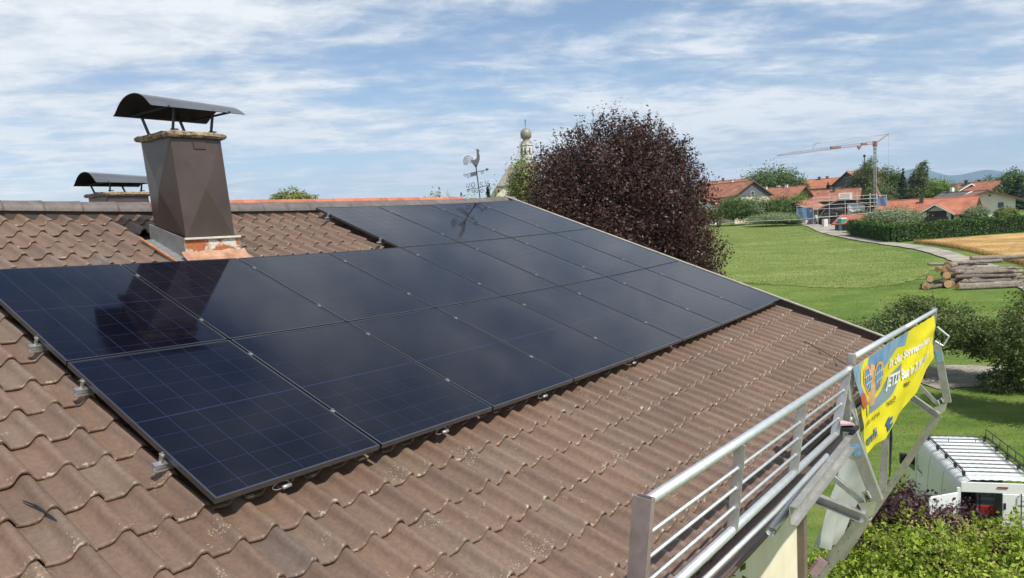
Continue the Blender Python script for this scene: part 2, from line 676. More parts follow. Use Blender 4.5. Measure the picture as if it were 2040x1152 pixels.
for i in range(k - 1):
    for q in range(420):
        t = RNG.random()
        p = wl[i] + (wl[i + 1] - wl[i]) * t
        s = RNG.random() ** 3 * 6
        d_ = (wr[i] - wl[i]) / np.linalg.norm(wr[i] - wl[i])
        dl.append(p + d_ * (s + 0.1))
    for q in range(40):
        p = wl[i] + (wl[i + 1] - wl[i]) * RNG.random()
        dl.append(p + (RNG.random() ** 2 * 30) * (wr[i] - wl[i]) / np.linalg.norm(wr[i] - wl[i]))
for q in range(5000):
    t = RNG.random()
    p = wl[0] + (wr[0] - wl[0]) * t * 0.6
    dl.append(p + np.array([RNG.random() ** 2 * 3, 0]))
dl = np.array(dl)
o = blades('wheat_stalks', 0, GXY(dl[:, 0], dl[:, 1]), 0.46, 0.022, m_straw, 0.25)
tag(o, 'golden wheat stalks along the edge of the ripe field', 'wheat')

# ------------------------------------------------------------------ the house
SA, CA = 0.33808, 0.94112               # roof pitch 19.76 degrees
E1, E2 = -4.0, 9.26                     # roof ends along the ridge
V_RIDGE, V_EAVE = -0.30, 7.10


def sag(u):
    """the old rafters sag towards the middle"""
    if u < 0:
        return 0.03635 * u
    if u > 9.2:
        return -0.03635 * (u - 9.2)
    return 0.0836 * (1 - ((u - 4.6) / 4.6) ** 2)


def sag_slope(u):
    return (sag(u + 0.05) - sag(u - 0.05)) / 0.1


def RP(u, v, n):
    n = n - sag(u)
    return Vector((u, -v * CA - n * SA, 10 - v * SA + n * CA))


def roof_matrix(u, v, n):
    s = sag_slope(u)
    Nn = Vector((0, -SA, CA))
    U = (Vector((1, 0, 0)) - Nn * s).normalized()
    V = Vector((0, -CA, -SA))
    Nz = U.cross(V) * -1
    # local axes: x along the ridge, y down the slope, z out of the roof (left-handed pair kept by flipping y)
    Mx = Matrix(((U.x, -V.x, Nz.x, 0), (U.y, -V.y, Nz.y, 0), (U.z, -V.z, Nz.z, 0), (0, 0, 0, 1)))
    Mx.translation = RP(u, v, n)
    return Mx


m_tile_a = tile_material('roof_tile_single', False)
m_tile_b = tile_material('roof_tile_mass', True)
m_wood_dk = mat('dark_stained_wood', (0.055, 0.038, 0.028), 0.7, var=0.3, vscale=12, bump=0.3, bscale=40)
m_wall = mat('cream_render', (0.72, 0.66, 0.50), 0.85, var=0.10, vscale=2.0, bump=0.25, bscale=90, coords='Object')
m_gutter = mat('brown_gutter_sheet', (0.13, 0.088, 0.068), 0.42, metal=0.3, var=0.2, vscale=6)
m_zinc = mat('weathered_zinc', (0.30, 0.31, 0.31), 0.5, metal=0.55, var=0.25, vscale=9, bump=0.1, bscale=20)
m_verge = mat('grey_verge_sheet', (0.33, 0.30, 0.25), 0.55, metal=0.15, var=0.25, vscale=7)

house = thing('tiled_house', 'two-storey house under a brown tiled roof carrying the solar panels', 'house', (2.6, -0.5, 0))
# walls with a gable
wx0, wx1, wy0, wy1 = -3.0, 7.55, -5.6, 6.2
b = MB()
gz = lambda y: 10 - 0.36 - (abs(y - 0.28)) * SA / CA - 0.05
b.prism([(wx0, wy0, -0.3), (wx0, wy1, -0.3), (wx0, wy1, gz(wy1)), (wx0, 0.28, gz(0.28)), (wx0, wy0, gz(wy0))], (wx1 - wx0, 0, 0))
b.build('wall', m_wall, house)
MB().box((wx1 + 0.03, wy0 - 0.03, 3.6), (0.13, 0.13, 7.2)).build('corner_post', mat('grey_brown_post', (0.16, 0.125, 0.105), 0.6, var=0.2, vscale=8), house, bevel=0.01)
# roof deck (both slopes)
b = MB()
nu = 28
for side in (0, 1):
    top, bot = [], []
    for vv in (V_RIDGE, V_EAVE - 0.06):
        for i in range(nu):
            u = E1 + (E2 - E1) * i / (nu - 1)
            p = RP(u, vv, -0.21)
            if side:
                p.y = 0.56 - p.y
            top.append(p)
            q = p.copy()
            q.z -= 0.10
            bot.append(q)
    o_ = len(b.v)
    b.add(top + bot, [])
    fs = []
    for i in range(nu - 1):
        fs += [(i, i + 1, nu + i + 1, nu + i), (2 * nu + i, 3 * nu + i, 3 * nu + i + 1, 2 * nu + i + 1), (nu + i, nu + i + 1, 3 * nu + i + 1, 3 * nu + i)]
    fs += [(0, nu, 3 * nu, 2 * nu), (nu - 1, 2 * nu + nu - 1, 3 * nu + nu - 1, 2 * nu - 1)]
    b.f += [tuple(x + o_ for x in f) for f in fs]
roof = b.build('roof', m_wood_dk, house)

# ---- tiles
TW, TL_, EXPO = 0.2, 0.40, 0.333
TT = [-0.03, 0.06, 0.22, 0.40, 0.47, 0.53, 0.60, 0.66, 0.72, 0.78, 0.84, 0.90, 0.96, 1.02, 1.06]


def tile_profile(t):
    def ss(a, b_, x):
        x = min(1, max(0, (x - a) / (b_ - a)))
        return x * x * (3 - 2 * x)
    h = ss(0.47, 0.72, t)
    if t > 0.83:
        h = 1 - 0.88 * ss(0.83, 1.04, t)
    if t < 0.12:
        h = max(h, 0.10 * (0.12 - t) / 0.12)
    return 0.057 * h


def tile_mesh(name, m, seed):
    r_ = random.Random(seed)
    rows = [(-0.40, 0.0, 0), (-0.20, 0.0, 0), (-0.022, 0.0, 0), (-0.006, -0.002, 0), (0.0, -0.008, 0), (0.0, -0.021, 0), (-0.05, -0.021, 0)]
    v, f, uvs = [], [], []
    for j, (y, dz, _) in enumerate(rows):
        for t in TT:
            z = tile_profile(t) + 0.032 * (y + 0.40) / 0.40 + dz
            x = (t - 0.5) * TW
            yy = y
            if j >= 2:
                yy += 0.005 * math.sin(t * 7 + seed) + r_.uniform(-0.002, 0.002)
            z += r_.uniform(-0.0008, 0.0008)
            v.append((x, -yy, z))
            uvs.append((t * TW, (y + 0.40) / 0.40))
    n = len(TT)
    for j in range(len(rows) - 1):
        for i in range(n - 1):
            f.append((j * n + i, (j + 1) * n + i, (j + 1) * n + i + 1, j * n + i + 1))
    # close the two long sides a little so that edges have thickness
    me = bpy.data.meshes.new(name)
    # y runs up the slope in the matrix used: flip so that the nose points down the slope
    v = [(x, -y, z) for x, y, z in v]
    v = [(x, y, z) for x, y, z in v]
    me.from_pydata([(x, -y, z) for x, y, z in v], [], f)
    me.materials.append(m)
    me.polygons.foreach_set('use_smooth', [True] * len(f))
    ul = me.uv_layers.new(name='UVMap')
    for lp in me.loops:
        ul.data[lp.index].uv = uvs[lp.vertex_index]
    return me, np.array([(x, -y, z) for x, y, z in v]), f, uvs


tile_vars = [tile_mesh('tile', m_tile_a, s) for s in range(6)]
PU, PVv = 1.154, 1.742
CHX0, CHX1, CHY0, CHY1 = 1.97, 2.51, -1.30, -0.72


def under_panels(u, v, mrg):
    if 1.742 + mrg < v - 0.17 < 5.226 - mrg and mrg < u < 8 * PU - mrg:
        return True
    return 0 + mrg < v - 0.17 < 1.742 + mrg and 4 * PU + mrg < u < 8 * PU - mrg


camv = Vector(CAM)
cxv, cyv, cfv = Vector(CX), Vector(CYD), Vector(CF)


def frame_pos(p):
    q = Vector(p) - camv
    d = q.dot(cfv)
    return (0.5 + FPX * q.dot(cxv) / d, 0.5 + FPX * q.dot(cyv) / d * 2040 / 1152, d) if d > 0.1 else (9, 9, d)


cand = []
for kk in range(0, 22):
    vn = 0.11 + EXPO * kk
    for j in range(-20, 47):
        uc = j * TW + 0.075 + TW / 2 + 0.0
        if uc < E1 or uc > E2 - 0.02:
            continue
        # the chimney and its lead apron take the place of some tiles
        if 1.90 < uc < 2.58 and 0.55 < vn < 1.95:
            continue
        Mx = roof_matrix(uc + random.uniform(-0.003, 0.003), vn + random.uniform(-0.006, 0.006), -0.186 + random.uniform(-0.002, 0.004))
        Mx = Mx @ Matrix.Rotation(random.uniform(-0.012, 0.012), 4, 'Z') @ Matrix.Rotation(random.uniform(-0.006, 0.006), 4, 'X')
        fx, fy, d = frame_pos(Mx.translation)
        vis = -0.03 < fx < 1.03 and -0.03 < fy < 1.05 and not under_panels(uc, vn, 0.10)
        # replacement tiles beside the chimney are dark
        dark = False
        cand.append((0 if vis and not dark else 1, d, Mx, dark))
order = sorted(range(len(cand)), key=lambda i: (cand[i][0], cand[i][1]))
single = set(order[:300])
mv, mf, mt, mu = [], [], [], []
off = 0
for i, (_, d, Mx, dark) in enumerate(cand):
    me, V0, F0, U0 = tile_vars[i % 6]
    if i in single:
        o = bpy.data.objects.new('tile', me)
        COL.objects.link(o)
        o.parent = roof
        o.matrix_parent_inverse = Matrix.Translation(-base_of(roof))
        o.matrix_basis = Mx
    else:
        A = np.array(Mx)
        mv.append(V0 @ A[:3, :3].T + A[:3, 3])
        mf.append(np.array(F0) + off)
        off += len(V0)
        mt.append(np.full(len(V0), 0.985 if dark else random.random()))
        mu.append(np.array(U0))
mv, mf, mt, mu = np.concatenate(mv), np.concatenate(mf), np.concatenate(mt), np.concatenate(mu)
mass = mesh_obj('roof_tiles', mv, mf, m_tile_b, roof, smooth=True)
mass['kind'] = 'stuff'
at = mass.data.attributes.new('tint', 'FLOAT', 'POINT')
at.data.foreach_set('value', mt.astype(np.float32))
ul = mass.data.uv_layers.new(name='UVMap')
ul.data.foreach_set('uv', mu[mf.reshape(-1)].astype(np.float32).reshape(-1))

# ---- ridge tiles
m_ridge = mat('ridge_tile', (0.135, 0.112, 0.105), 0.5, var=0.28, vscale=9, bump=0.25, bscale=70, objrand=0.14, coords='Object')
RW = 0.375
nr = int((E2 - E1) / RW) + 1
for i in range(nr):
    u0 = 0.875 + RW * (i - 13)
    u1 = u0 + RW + 0.02
    if u0 < E1 - 0.3 or u0 > E2 + 0.05:
        continue
    b = MB()
    ro, ri = 0.108, 0.094
    for rr0, rr1, flip in ((ro, ro + 0.008, False), (ri, ri + 0.008, True)):
        pts = []
        for uu, rr in ((u0, rr0), (u0 + 0.7 * RW, rr0 + 0.004), (u1 - 0.03, rr1), (u1, rr1 + 0.003)):
            for s in range(11):
                an = math.pi * s / 10
                pts.append((uu, 0.28 - math.cos(an) * rr * 1.18, 9.965 - sag(min(uu, 9.2)) + math.sin(an) * rr + 0.002))
        b.grid(pts, 11, 4)
    o_ = 33
    b.f += [(o_ + s, o_ + s + 1, 44 + o_ + s + 1, 44 + o_ + s) for s in range(10)]
    b.build('ridge_tile', m_ridge, roof, smooth=True)

# mortar bed under the ridge tiles
b = MB()
for s in (-1, 1):
    b.beam((E1, 0.28 + s * 0.085, 9.93), (0, 0.28 + s * 0.085, 9.93), 0.04, 0.09)
    for i in range(12):
        ua, ub = E2 * i / 12, E2 * (i + 1) / 12
        b.beam((ua, 0.28 + s * 0.085, 9.925 - sag(ua)), (ub, 0.28 + s * 0.085, 9.925 - sag(ub)), 0.04, 0.09)
b.build('mortar_bed', mat('dark_mortar', (0.06, 0.05, 0.045), 0.9), roof)

# ---- verge: raised board with a folded sheet on top
b, bs = MB(), MB()
for side in (0,):
    for vv0, vv1 in ((V_RIDGE, 3.4), (3.4, V_EAVE + 0.05)):
        for (bb, n0, w, h, uo) in ((b, -0.17, 0.03, 0.30, 9.30), (bs, -0.012, 0.085, 0.014, 9.315)):
            bb.beam(RP(uo, vv0, n0), RP(uo, vv1, n0), w, h, (0, -SA, CA))
    b.beam(RP(9.30, V_RIDGE, -0.17) * 1, Vector((9.30, 0.56 + 7.0, 10 - 7.2 * SA / CA)), 0.03, 0.3)
b.build('verge_board', m_wood_dk, house)
bs.build('verge_sheet', m_verge, house)
# eaves: fascia and half-round gutter
MB().box(((E1 + E2) / 2, -6.60, 7.40), (E2 - E1 - 0.02, 0.03, 0.20)).build('fascia', m_wood_dk, house)
b = MB()
pts = []
gx = np.linspace(E1, E2, 20)
for rr in (0.075, 0.071):
    for s in range(11):
        an = math.pi + math.pi * s / 10
        for u in gx:
            pts.append((u, -6.70 + math.cos(an) * rr * 0.9, 7.45 - sag(min(u, 9.2)) * 0.8 + math.sin(an) * rr))
b.grid(pts, 20, 22)
b.tube([(u, -6.77, 7.453 - sag(min(u, 9.2)) * 0.8) for u in gx], 0.009, 6)
b.build('gutter', m_gutter, house, smooth=True)
gl = [(u, -6.70 + s, 7.43 - sag(min(u, 9.2)) * 0.8) for s in (-0.06, 0.06) for u in gx]
gg = [(u, y_, z_ - sag(min(u, 9.2)) * 0.8) for y_, z_ in ((-6.762, 7.458), (-6.60, 7.475)) for u in gx]
MB().grid(gg, 20, 2).build('gutter_guard', m_gutter, house)
MB().grid(gl, 20, 2).build('gutter_silt', mat('gutter_silt', (0.14, 0.105, 0.075), 0.95, var=0.4, vscale=3), house)
# soffit boards
b = MB()
for i in range(40):
    u = E1 + 0.1 + i * (E2 - E1 - 0.2) / 39
    b.box((u, -6.1, 7.34 + (0.6 - 0.1) * 0.0), (0.30, 1.0, 0.02))
MB().box((2.63, -6.08, 7.31), (E2 - E1 - 0.1, 0.98, 0.03)).build('soffit', m_wood_dk, house)

# windows of the street side, each its own part
m_glass = mat('window_glass', (0.02, 0.025, 0.03), 0.06, spec=0.6)
m_white = mat('white_paint', (0.78, 0.78, 0.76), 0.5, var=0.05, vscale=4)
for wxx in (-1.2, 1.4, 4.0):
    w = MB().box((wxx, -5.61, 5.2), (1.1, 0.06, 1.3)).build('window', m_white, house)
    MB().box((wxx, -5.645, 5.2), (0.92, 0.02, 1.12)).build('pane', m_glass, w)

# ---- chimney
m_clad = mat('brown_sheet_cladding', (0.085, 0.062, 0.057), 0.38, metal=0.25, var=0.16, vscale=3.0, bump=0.05, bscale=8)
m_conc = mat('rough_chimney_concrete', (0.20, 0.14, 0.09), 0.95, var=0.8, vscale=20, bump=1.0, bscale=45, two=(0.48, 0.36, 0.23))
m_hood_o = mat('hood_outer_zinc', (0.28, 0.28, 0.275), 0.30, metal=0.8, var=0.15, vscale=5)
m_hood_i = mat('hood_inner_shade', (0.012, 0.013, 0.017), 0.7)  # near-black: the shade under the hood is put into this colour
m_steel = mat('dark_steel', (0.03, 0.033, 0.04), 0.5, metal=0.4)


def chimney(x0, x1, y0, y1, zb, zt, lean, hood, label_name='chimney'):
    """body with folded facets, slab, hood on four legs; all parts under the house"""
    cx, cy = (x0 + x1) / 2, (y0 + y1) / 2

    def P(x, y, z):
        return (x - lean * (z - zb0), y, z)
    zb0 = zb
    b = MB()
    zbt = zb - 0.9
    cor = [(x0, y0), (x1, y0), (x1, y1), (x0, y1)]
    b.add([P(x, y, z) for z in (zb, zt) for x, y in cor], [])
    mid = []
    for i in range(4):
        (xa, ya), (xb, yb) = cor[i], cor[(i + 1) % 4]
        mx_, my_ = (xa + xb) / 2, (ya + yb) / 2
        nx, ny = (yb - ya), -(xb - xa)
        ll = math.hypot(nx, ny)
        mid.append(P(mx_ + nx / ll * 0.05, my_ + ny / ll * 0.05, (zb + zt) / 2))
    b.v += mid
    for i in range(4):
        j = (i + 1) % 4
        c = 8 + i
        b.f += [(i, j, c), (j, j + 4, c), (j + 4, i + 4, c), (i + 4, i, c)]
    b.f += [(4, 5, 6, 7)]
    b.add([(x, y, z) for z in (zbt, zb + 0.01) for x, y in [(x0 + .02, y0 + .02), (x1 - .02, y0 + .02), (x1 - .02, y1 - .02), (x0 + .02, y1 - .02)]],
          [(0, 1, 5, 4), (1, 2, 6, 5), (2, 3, 7, 6), (3, 0, 4, 7)])
    body = b.build(label_name, m_clad, house)
    lx = -lean * (zt - zb)
    # crumbling concrete slab
    sb = MB()
    n = 9
    e = 0.05
    rr = random.Random(3)
    ring = []
    for k in range(4):
        (xa, ya), (xb, yb) = [(x0 - e, y0 - e), (x1 + e, y0 - e), (x1 + e, y1 + e), (x0 - e, y1 + e)][k], [(x1 + e, y0 - e), (x1 + e, y1 + e), (x0 - e, y1 + e), (x0 - e, y0 - e)][k]
        for s in range(n):
            t = s / n
            ring.append((xa + (xb - xa) * t, ya + (yb - ya) * t))
    nn = len(ring)
    vs_ = []
    for z, ins in ((zt - 0.005, 0.015), (zt + 0.02, 0.0), (zt + 0.042, 0.004), (zt + 0.058, 0.03)):
        for (x, y) in ring:
            fx = 1 - ins / 0.35
            vs_.append((cx + lx + (x - cx) * fx + rr.uniform(-.006, .006), cy + (y - cy) * fx + rr.uniform(-.006, .006), z + rr.uniform(-.006, .006)))
    fs = [(j * nn + i, j * nn + (i + 1) % nn, (j + 1) * nn + (i + 1) % nn, (j + 1) * nn + i) for j in range(3) for i in range(nn)]
    fs += [tuple(range(nn - 1, -1, -1)), tuple(3 * nn + i for i in range(nn))]
    sb.add(vs_, fs)
    sb.build('slab', m_conc, body)
    hx0, hx1, hw, hz0, hz1 = hood
    prof = [(-1.0, 0.0), (-0.93, 0.045), (-0.86, 0.16), (-0.74, 0.40), (-0.58, 0.66), (-0.40, 0.86), (-0.2, 0.97), (0, 1.0), (0.2, 0.97), (0.40, 0.86), (0.58, 0.66),
            (0.74, 0.40), (0.86, 0.16), (0.93, 0.045), (1.0, 0.0)]
    for nm, dz, m in (('hood', 0.0, m_hood_o), ('hood_underside', -0.006, m_hood_i)):
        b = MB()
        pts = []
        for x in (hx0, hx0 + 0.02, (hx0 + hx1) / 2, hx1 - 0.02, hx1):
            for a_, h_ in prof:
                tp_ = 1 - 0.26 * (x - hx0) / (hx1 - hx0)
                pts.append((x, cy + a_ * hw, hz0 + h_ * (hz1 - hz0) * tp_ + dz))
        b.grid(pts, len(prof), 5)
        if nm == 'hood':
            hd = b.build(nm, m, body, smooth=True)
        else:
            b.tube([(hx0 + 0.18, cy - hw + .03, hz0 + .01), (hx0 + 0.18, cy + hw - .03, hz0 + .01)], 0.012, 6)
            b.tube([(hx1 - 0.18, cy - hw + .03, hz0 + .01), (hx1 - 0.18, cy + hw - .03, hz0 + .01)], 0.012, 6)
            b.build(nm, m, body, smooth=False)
    for sx in (0.12, 0.88):
        for sy in (-1, 1):
            xb = x0 + (x1 - x0) * sx + lx
            yb = cy + sy * (y1 - y0) * 0.40
            b = MB()
            b.beam((xb, yb, zt + 0.06), (xb - 0.02, cy + sy * hw * 0.84, hz0 + (hz1 - hz0) * 0.16), 0.035, 0.012, (1, 0, 0))
            b.box((xb + 0.02, yb, zt + 0.08), (0.07, 0.035, 0.01))
            b.build('leg', m_steel, body)
    return body


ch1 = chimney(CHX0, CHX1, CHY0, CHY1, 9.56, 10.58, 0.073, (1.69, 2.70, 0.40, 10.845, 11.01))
# soot door on the front of the big chimney
MB().box((2.19, CHY0 - 0.012, 10.50), (0.13, 0.02, 0.07)).build('soot_door', m_clad, ch1, bevel=0.004)
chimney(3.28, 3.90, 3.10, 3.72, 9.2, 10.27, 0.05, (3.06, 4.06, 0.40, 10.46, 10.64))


def rust_material():
    m = bpy.data.materials.new('rusty_painted_apron')
    m.use_nodes = True
    nt = m.node_tree
    bs_ = nt.nodes['Principled BSDF']
    bs_.inputs['Roughness'].default_value = 0.6
    geo = N(nt, 'ShaderNodeNewGeometry')
    n = N(nt, 'ShaderNodeTexNoise')
    n.inputs['Scale'].default_value = 7.5
    n.inputs['Detail'].default_value = 5
    L(nt, geo.outputs['Position'], n.inputs['Vector'])
    n2 = N(nt, 'ShaderNodeTexNoise')
    n2.inputs['Scale'].default_value = 40
    n2.inputs['Detail'].default_value = 4
    L(nt, geo.outputs['Position'], n2.inputs['Vector'])
    paint = ramp(nt, n2.outputs[0], [(0.3, (0.42, 0.43, 0.38)), (0.7, (0.62, 0.62, 0.55))])
    rust = ramp(nt, n2.outputs[0], [(0.3, (0.30, 0.085, 0.03)), (0.7, (0.42, 0.15, 0.06))])
    f = ramp(nt, n.outputs[0], [(0.44, 0.0), (0.49, 1.0)])
    L(nt, mixc(nt, f, paint, rust), bs_.inputs['Base Color'])
    MATS['rust'] = m
    return m


m_rust = rust_material()
fl = MB()
# kerb: front and sides, top edge folded
kx0, kx1, ky0 = CHX0 - 0.03, CHX1 + 0.03, CHY0 - 0.03


def rz_at(y, n):
    v = -y / CA
    return 10 - v * SA + n * CA - 0.05


front = MB()
front.prism([(kx0, ky0, 9.57), (kx1, ky0, 9.57), (kx1, ky0, rz_at(ky0, -0.19)), (kx0, ky0, rz_at(ky0, -0.19))], (0, 0.012, 0))
for i_ in range(7):
    x_ = kx0 + 0.05 + (kx1 - kx0 - 0.1) * i_ / 6
    front.lathe([(0, 0.004), (0.007, 0.003), (0.008, 0)], (x_, ky0 - 0.001, 9.54), 8, Matrix.Rotation(R(90), 3, 'X'))
front.build('flashing_front', m_rust, ch1)
MB().box(((kx0 + kx1) / 2, ky0 - 0.012, 9.565), (kx1 - kx0 + 0.02, 0.028, 0.022)).build('flashing_lip', mat('pale_flashing', (0.55, 0.55, 0.50), 0.5, var=0.2, vscale=12), ch1, bevel=0.004)
ap = []
for yy, nn_ in ((ky0 - 0.004, -0.035), (ky0 - 0.05, -0.070), (ky0 - 0.16, -0.098), (ky0 - 0.30, -0.112), (ky0 - 0.46, -0.120)):
    for i in range(9):
        x = kx0 - 0.05 + (kx1 - kx0 + 0.10) * i / 8
        ap.append((x, yy, rz_at(yy, nn_) + 0.01 * math.sin(i * 2.4)))
MB().grid(ap, 9, 5).build('flashing_apron', mat('rust_red_apron', (0.36, 0.16, 0.085), 0.7, var=0.35, vscale=10, two=(0.50, 0.30, 0.20)), ch1)
for sx, xx in ((-1, kx0), (1, kx1)):
    b = MB()
    b.prism([(xx, ky0, 9.57), (xx, CHY1 + 0.06, 9.74), (xx, CHY1 + 0.06, 9.56), (xx, ky0, rz_at(ky0, -0.19))], (0.012 * sx, 0, 0))
    b.add([(xx, ky0 - 0.02, rz_at(ky0, -0.12)), (xx + sx * 0.13, ky0 - 0.42, rz_at(ky0 - 0.42, -0.125)), (xx + sx * 0.13, CHY1, rz_at(CHY1, -0.125)), (xx, CHY1, rz_at(CHY1, -0.12))], [(0, 1, 2, 3)])
    b.build('flashing_side', m_zinc, ch1)
MB().beam((kx0 - 0.135, ky0 - 0.45, rz_at(ky0 - 0.45, -0.115)), (kx0 - 0.135, CHY1, rz_at(CHY1, -0.115)), 0.018, 0.02).build('cut_tile_edge', mat('bare_clay', (0.50, 0.20, 0.085), 0.8, var=0.3, vscale=12), ch1)

# ------------------------------------------------------------------ solar panels
m_frame = mat('black_anodised_frame', (0.16, 0.165, 0.175), 0.30, metal=0.9)


def pv_mat(name, col, rough):
    m = bpy.data.materials.new(name)
    m.use_nodes = True
    nt = m.node_tree
    b_ = nt.nodes['Principled BSDF']
    b_.inputs['IOR'].default_value = 1.35
    b_.inputs['Specular Tint'].default_value = (0.52, 0.70, 1.0, 1)
    b_.inputs['Metallic'].default_value = 0.0
    b_.inputs['Specular IOR Level'].default_value = 0.5
    geo = N(nt, 'ShaderNodeNewGeometry')
    n = N(nt, 'ShaderNodeTexNoise')
    n.inputs['Scale'].default_value = 1.7
    n.inputs['Detail'].default_value = 5
    L(nt, geo.outputs['Position'], n.inputs['Vector'])
    L(nt, ramp(nt, n.outputs[0], [(0.3, rough * 0.8), (0.7, rough * 1.25)]), b_.inputs['Roughness'])
    # thin dust film
    n2 = N(nt, 'ShaderNodeTexNoise')
    n2.inputs['Scale'].default_value = 3.1
    n2.inputs['Detail'].default_value = 7
    L(nt, geo.outputs['Position'], n2.inputs['Vector'])
    dust = ramp(nt, n2.outputs[0], [(0.35, 0.0), (0.75, 0.010)])
    L(nt, mixc(nt, dust, col, (0.35, 0.31, 0.27)), b_.inputs['Base Color'])
    MATS[name] = m
    return m


m_cell = pv_mat('pv_cell', (0.0024, 0.0028, 0.0075), 0.075)
m_back = pv_mat('pv_backsheet', (0.019, 0.022, 0.060), 0.075)
PW, PH, FT = 1.134, 1.722, 0.032


def panel_meshes():
    fr = MB()
    e = 0.011
    fr.box((0, PH / 2 - e / 2, -FT / 2), (PW, e, FT))
    fr.box((0, -PH / 2 + e / 2, -FT / 2), (PW, e, FT))
    fr.box((-PW / 2 + e / 2, 0, -FT / 2), (e, PH - 2 * e, FT))
    fr.box((PW / 2 - e / 2, 0, -FT / 2), (e, PH - 2 * e, FT))
    gl_ = MB().box((0, 0, -0.0065), (PW - 2 * e, PH - 2 * e, 0.006))
    cells = []
    cw_, chh = 0.1845, 0.187
    ys = []
    for s in (-1, 1):
        y = 0.003
        for hgt_ in (chh, chh, chh, chh, chh / 2):
            ys.append((s * (y + hgt_ / 2), hgt_ - 0.0055))
            y += hgt_
    for yc, hh in ys:
        for i in range(6):
            cells.append(((i - 2.5) * cw_, yc, cw_ - 0.0055, hh))
    return fr, gl_, cells


fr_b, gl_b, cells = panel_meshes()


def raw_mesh(name, b_, m, smooth=False):
    me = bpy.data.meshes.new(name)
    me.from_pydata(b_.v, [], b_.f)
    me.materials.append(m)
    return me


me_frame = raw_mesh('frame', fr_b, m_frame)
me_glass = raw_mesh('glass', gl_b, m_back)
half = MB().box((0, 0, -0.0033), (cells[0][2], cells[-1][3], 0.001))
full = MB().box((0, 0, -0.0033), (cells[0][2], cells[0][3], 0.001))
me_cell_f, me_cell_h = raw_mesh('cell', full, m_cell), raw_mesh('cell', half, m_cell)
allc = MB()
for x, y, w, h in cells:
    allc.box((x, y, -0.0033), (w, h, 0.001))
me_cells = raw_mesh('cell_sheet', allc, m_cell)
ORD = ['first', 'second', 'third', 'fourth', 'fifth', 'sixth', 'seventh', 'eighth']
for j, row, nm in ((0, range(4, 8), 'top'), (1, range(0, 8), 'middle'), (2, range(0, 8), 'bottom')):
    for i in row:
        uc, vc = (i + 0.5) * PU, (j + 0.5) * PVv
        t = bpy.data.objects.new('solar_panel', None)
        COL.objects.link(t)
        t.empty_display_size = 0.2
        t.matrix_world = roof_matrix(uc, vc, 0)
        pos = i - (4 if j == 0 else 0)
        tag(t, 'black solar panel, %s from the left in the %s row of the roof array' % (ORD[pos] if i < 7 else 'last', nm), 'solar panel', 'solar panels on the tiled roof')
        for nm2, me in (('frame', me_frame), ('glass', me_glass)):
            o = bpy.data.objects.new(nm2, me)
            COL.objects.link(o)
            o.parent = t
            if nm2 == 'glass':
                gobj = o
        near = (j == 2 and i < 5) or (j == 1 and i < 4)
        if near:
            for x, y, w, h in cells:
                o = bpy.data.objects.new('cell', me_cell_f if h > 0.1 else me_cell_h)
                COL.objects.link(o)
                o.parent = gobj
                o.location = (x, y, 0)
        else:
            o = bpy.data.objects.new('cell_sheet', me_cells)
            COL.objects.link(o)
            o.parent = gobj
            o['kind'] = 'stuff'

m_alu = mat('aluminium', (0.70, 0.70, 0.69), 0.34, metal=0.9, var=0.12, vscale=14)
m_galv = mat('galvanised_tube', (0.62, 0.65, 0.66), 0.42, metal=0.65, var=0.12, vscale=22, bump=0.05, bscale=60)
m_bolt = mat('bright_bolt', (0.75, 0.75, 0.75), 0.25, metal=1.0)
rails = [(0.32, 4, 'topmost, under the short top row of panels'), (1.39, 4, 'second from the ridge, under the short top row'), (2.06, 0, 'third from the ridge, under the middle row'),
         (3.09, 0, 'under the lower half of the middle row'), (3.77, 0, 'under the upper half of the bottom row'), (4.73, 0, 'lowest one, under the bottom row')]
for rv, i0, desc in rails:
    ua, ub = i0 * PU - 0.06, 8 * PU + 0.01
    rt = thing('mounting_rail', 'aluminium mounting rail along the roof, ' + desc, 'mounting rail', tuple(RP(ua, rv, -0.1)), group='mounting rails of the solar array')
    b = MB()
    ns = 10
    for s in range(ns):
        u0, u1 = ua + (ub - ua) * s / ns, ua + (ub - ua) * (s + 1) / ns
        b.beam(RP(u0, rv, -0.054), RP(u1, rv, -0.054), 0.040, 0.008, (0, -SA, CA))
        b.beam(RP(u0, rv, -0.090), RP(u1, rv, -0.090), 0.040, 0.008, (0, -SA, CA))
        b.beam(RP(u0, rv, -0.072), RP(u1, rv, -0.072), 0.010, 0.030, (0, -SA, CA))
    b.build('profile', m_alu, rt)
    for i in range(i0, 9):
        u = i * PU
        if i == i0:
            u -= 0.018
        if i == 8:
            u += 0.012
        c = MB()
        c.box((0, 0, 0), (0.001, 0.001, 0.001))
        c = MB()
        w = 0.028 if i0 < i < 8 else 0.024
        Mx = roof_matrix(u, rv, 0)
        rot = Mx.to_3x3()
        c.box(Mx @ Vector((0, 0, 0.002)), (w * 0.85, 0.028, 0.004), rot)
        c.box(Mx @ Vector((0, 0, -0.025)), (0.010, 0.032, 0.05), rot)
        cl = c.build('clamp', m_alu, rt)
        MB().lathe([(0.0, 0.014), (0.007, 0.014), (0.007, 0.004)], Mx @ Vector((0, 0, 0.001)), 8, rot).build('bolt', m_bolt, cl)
    # roof hooks reach down between the tiles
    for u in np.arange(ua + 0.35, ub, 1.0):
        h = MB()
        h.beam(RP(u, rv, -0.094), RP(u, rv, -0.14), 0.05, 0.04, (0, 1, 0))
        h.beam(RP(u, rv - 0.05, -0.143), RP(u, rv + 0.12, -0.143), 0.035, 0.008, (0, -SA, CA))
        h.build('roof_hook', m_steel, rt)
m_alu_dull = mat('dull_aluminium', (0.35, 0.35, 0.35), 0.5, metal=0.6)
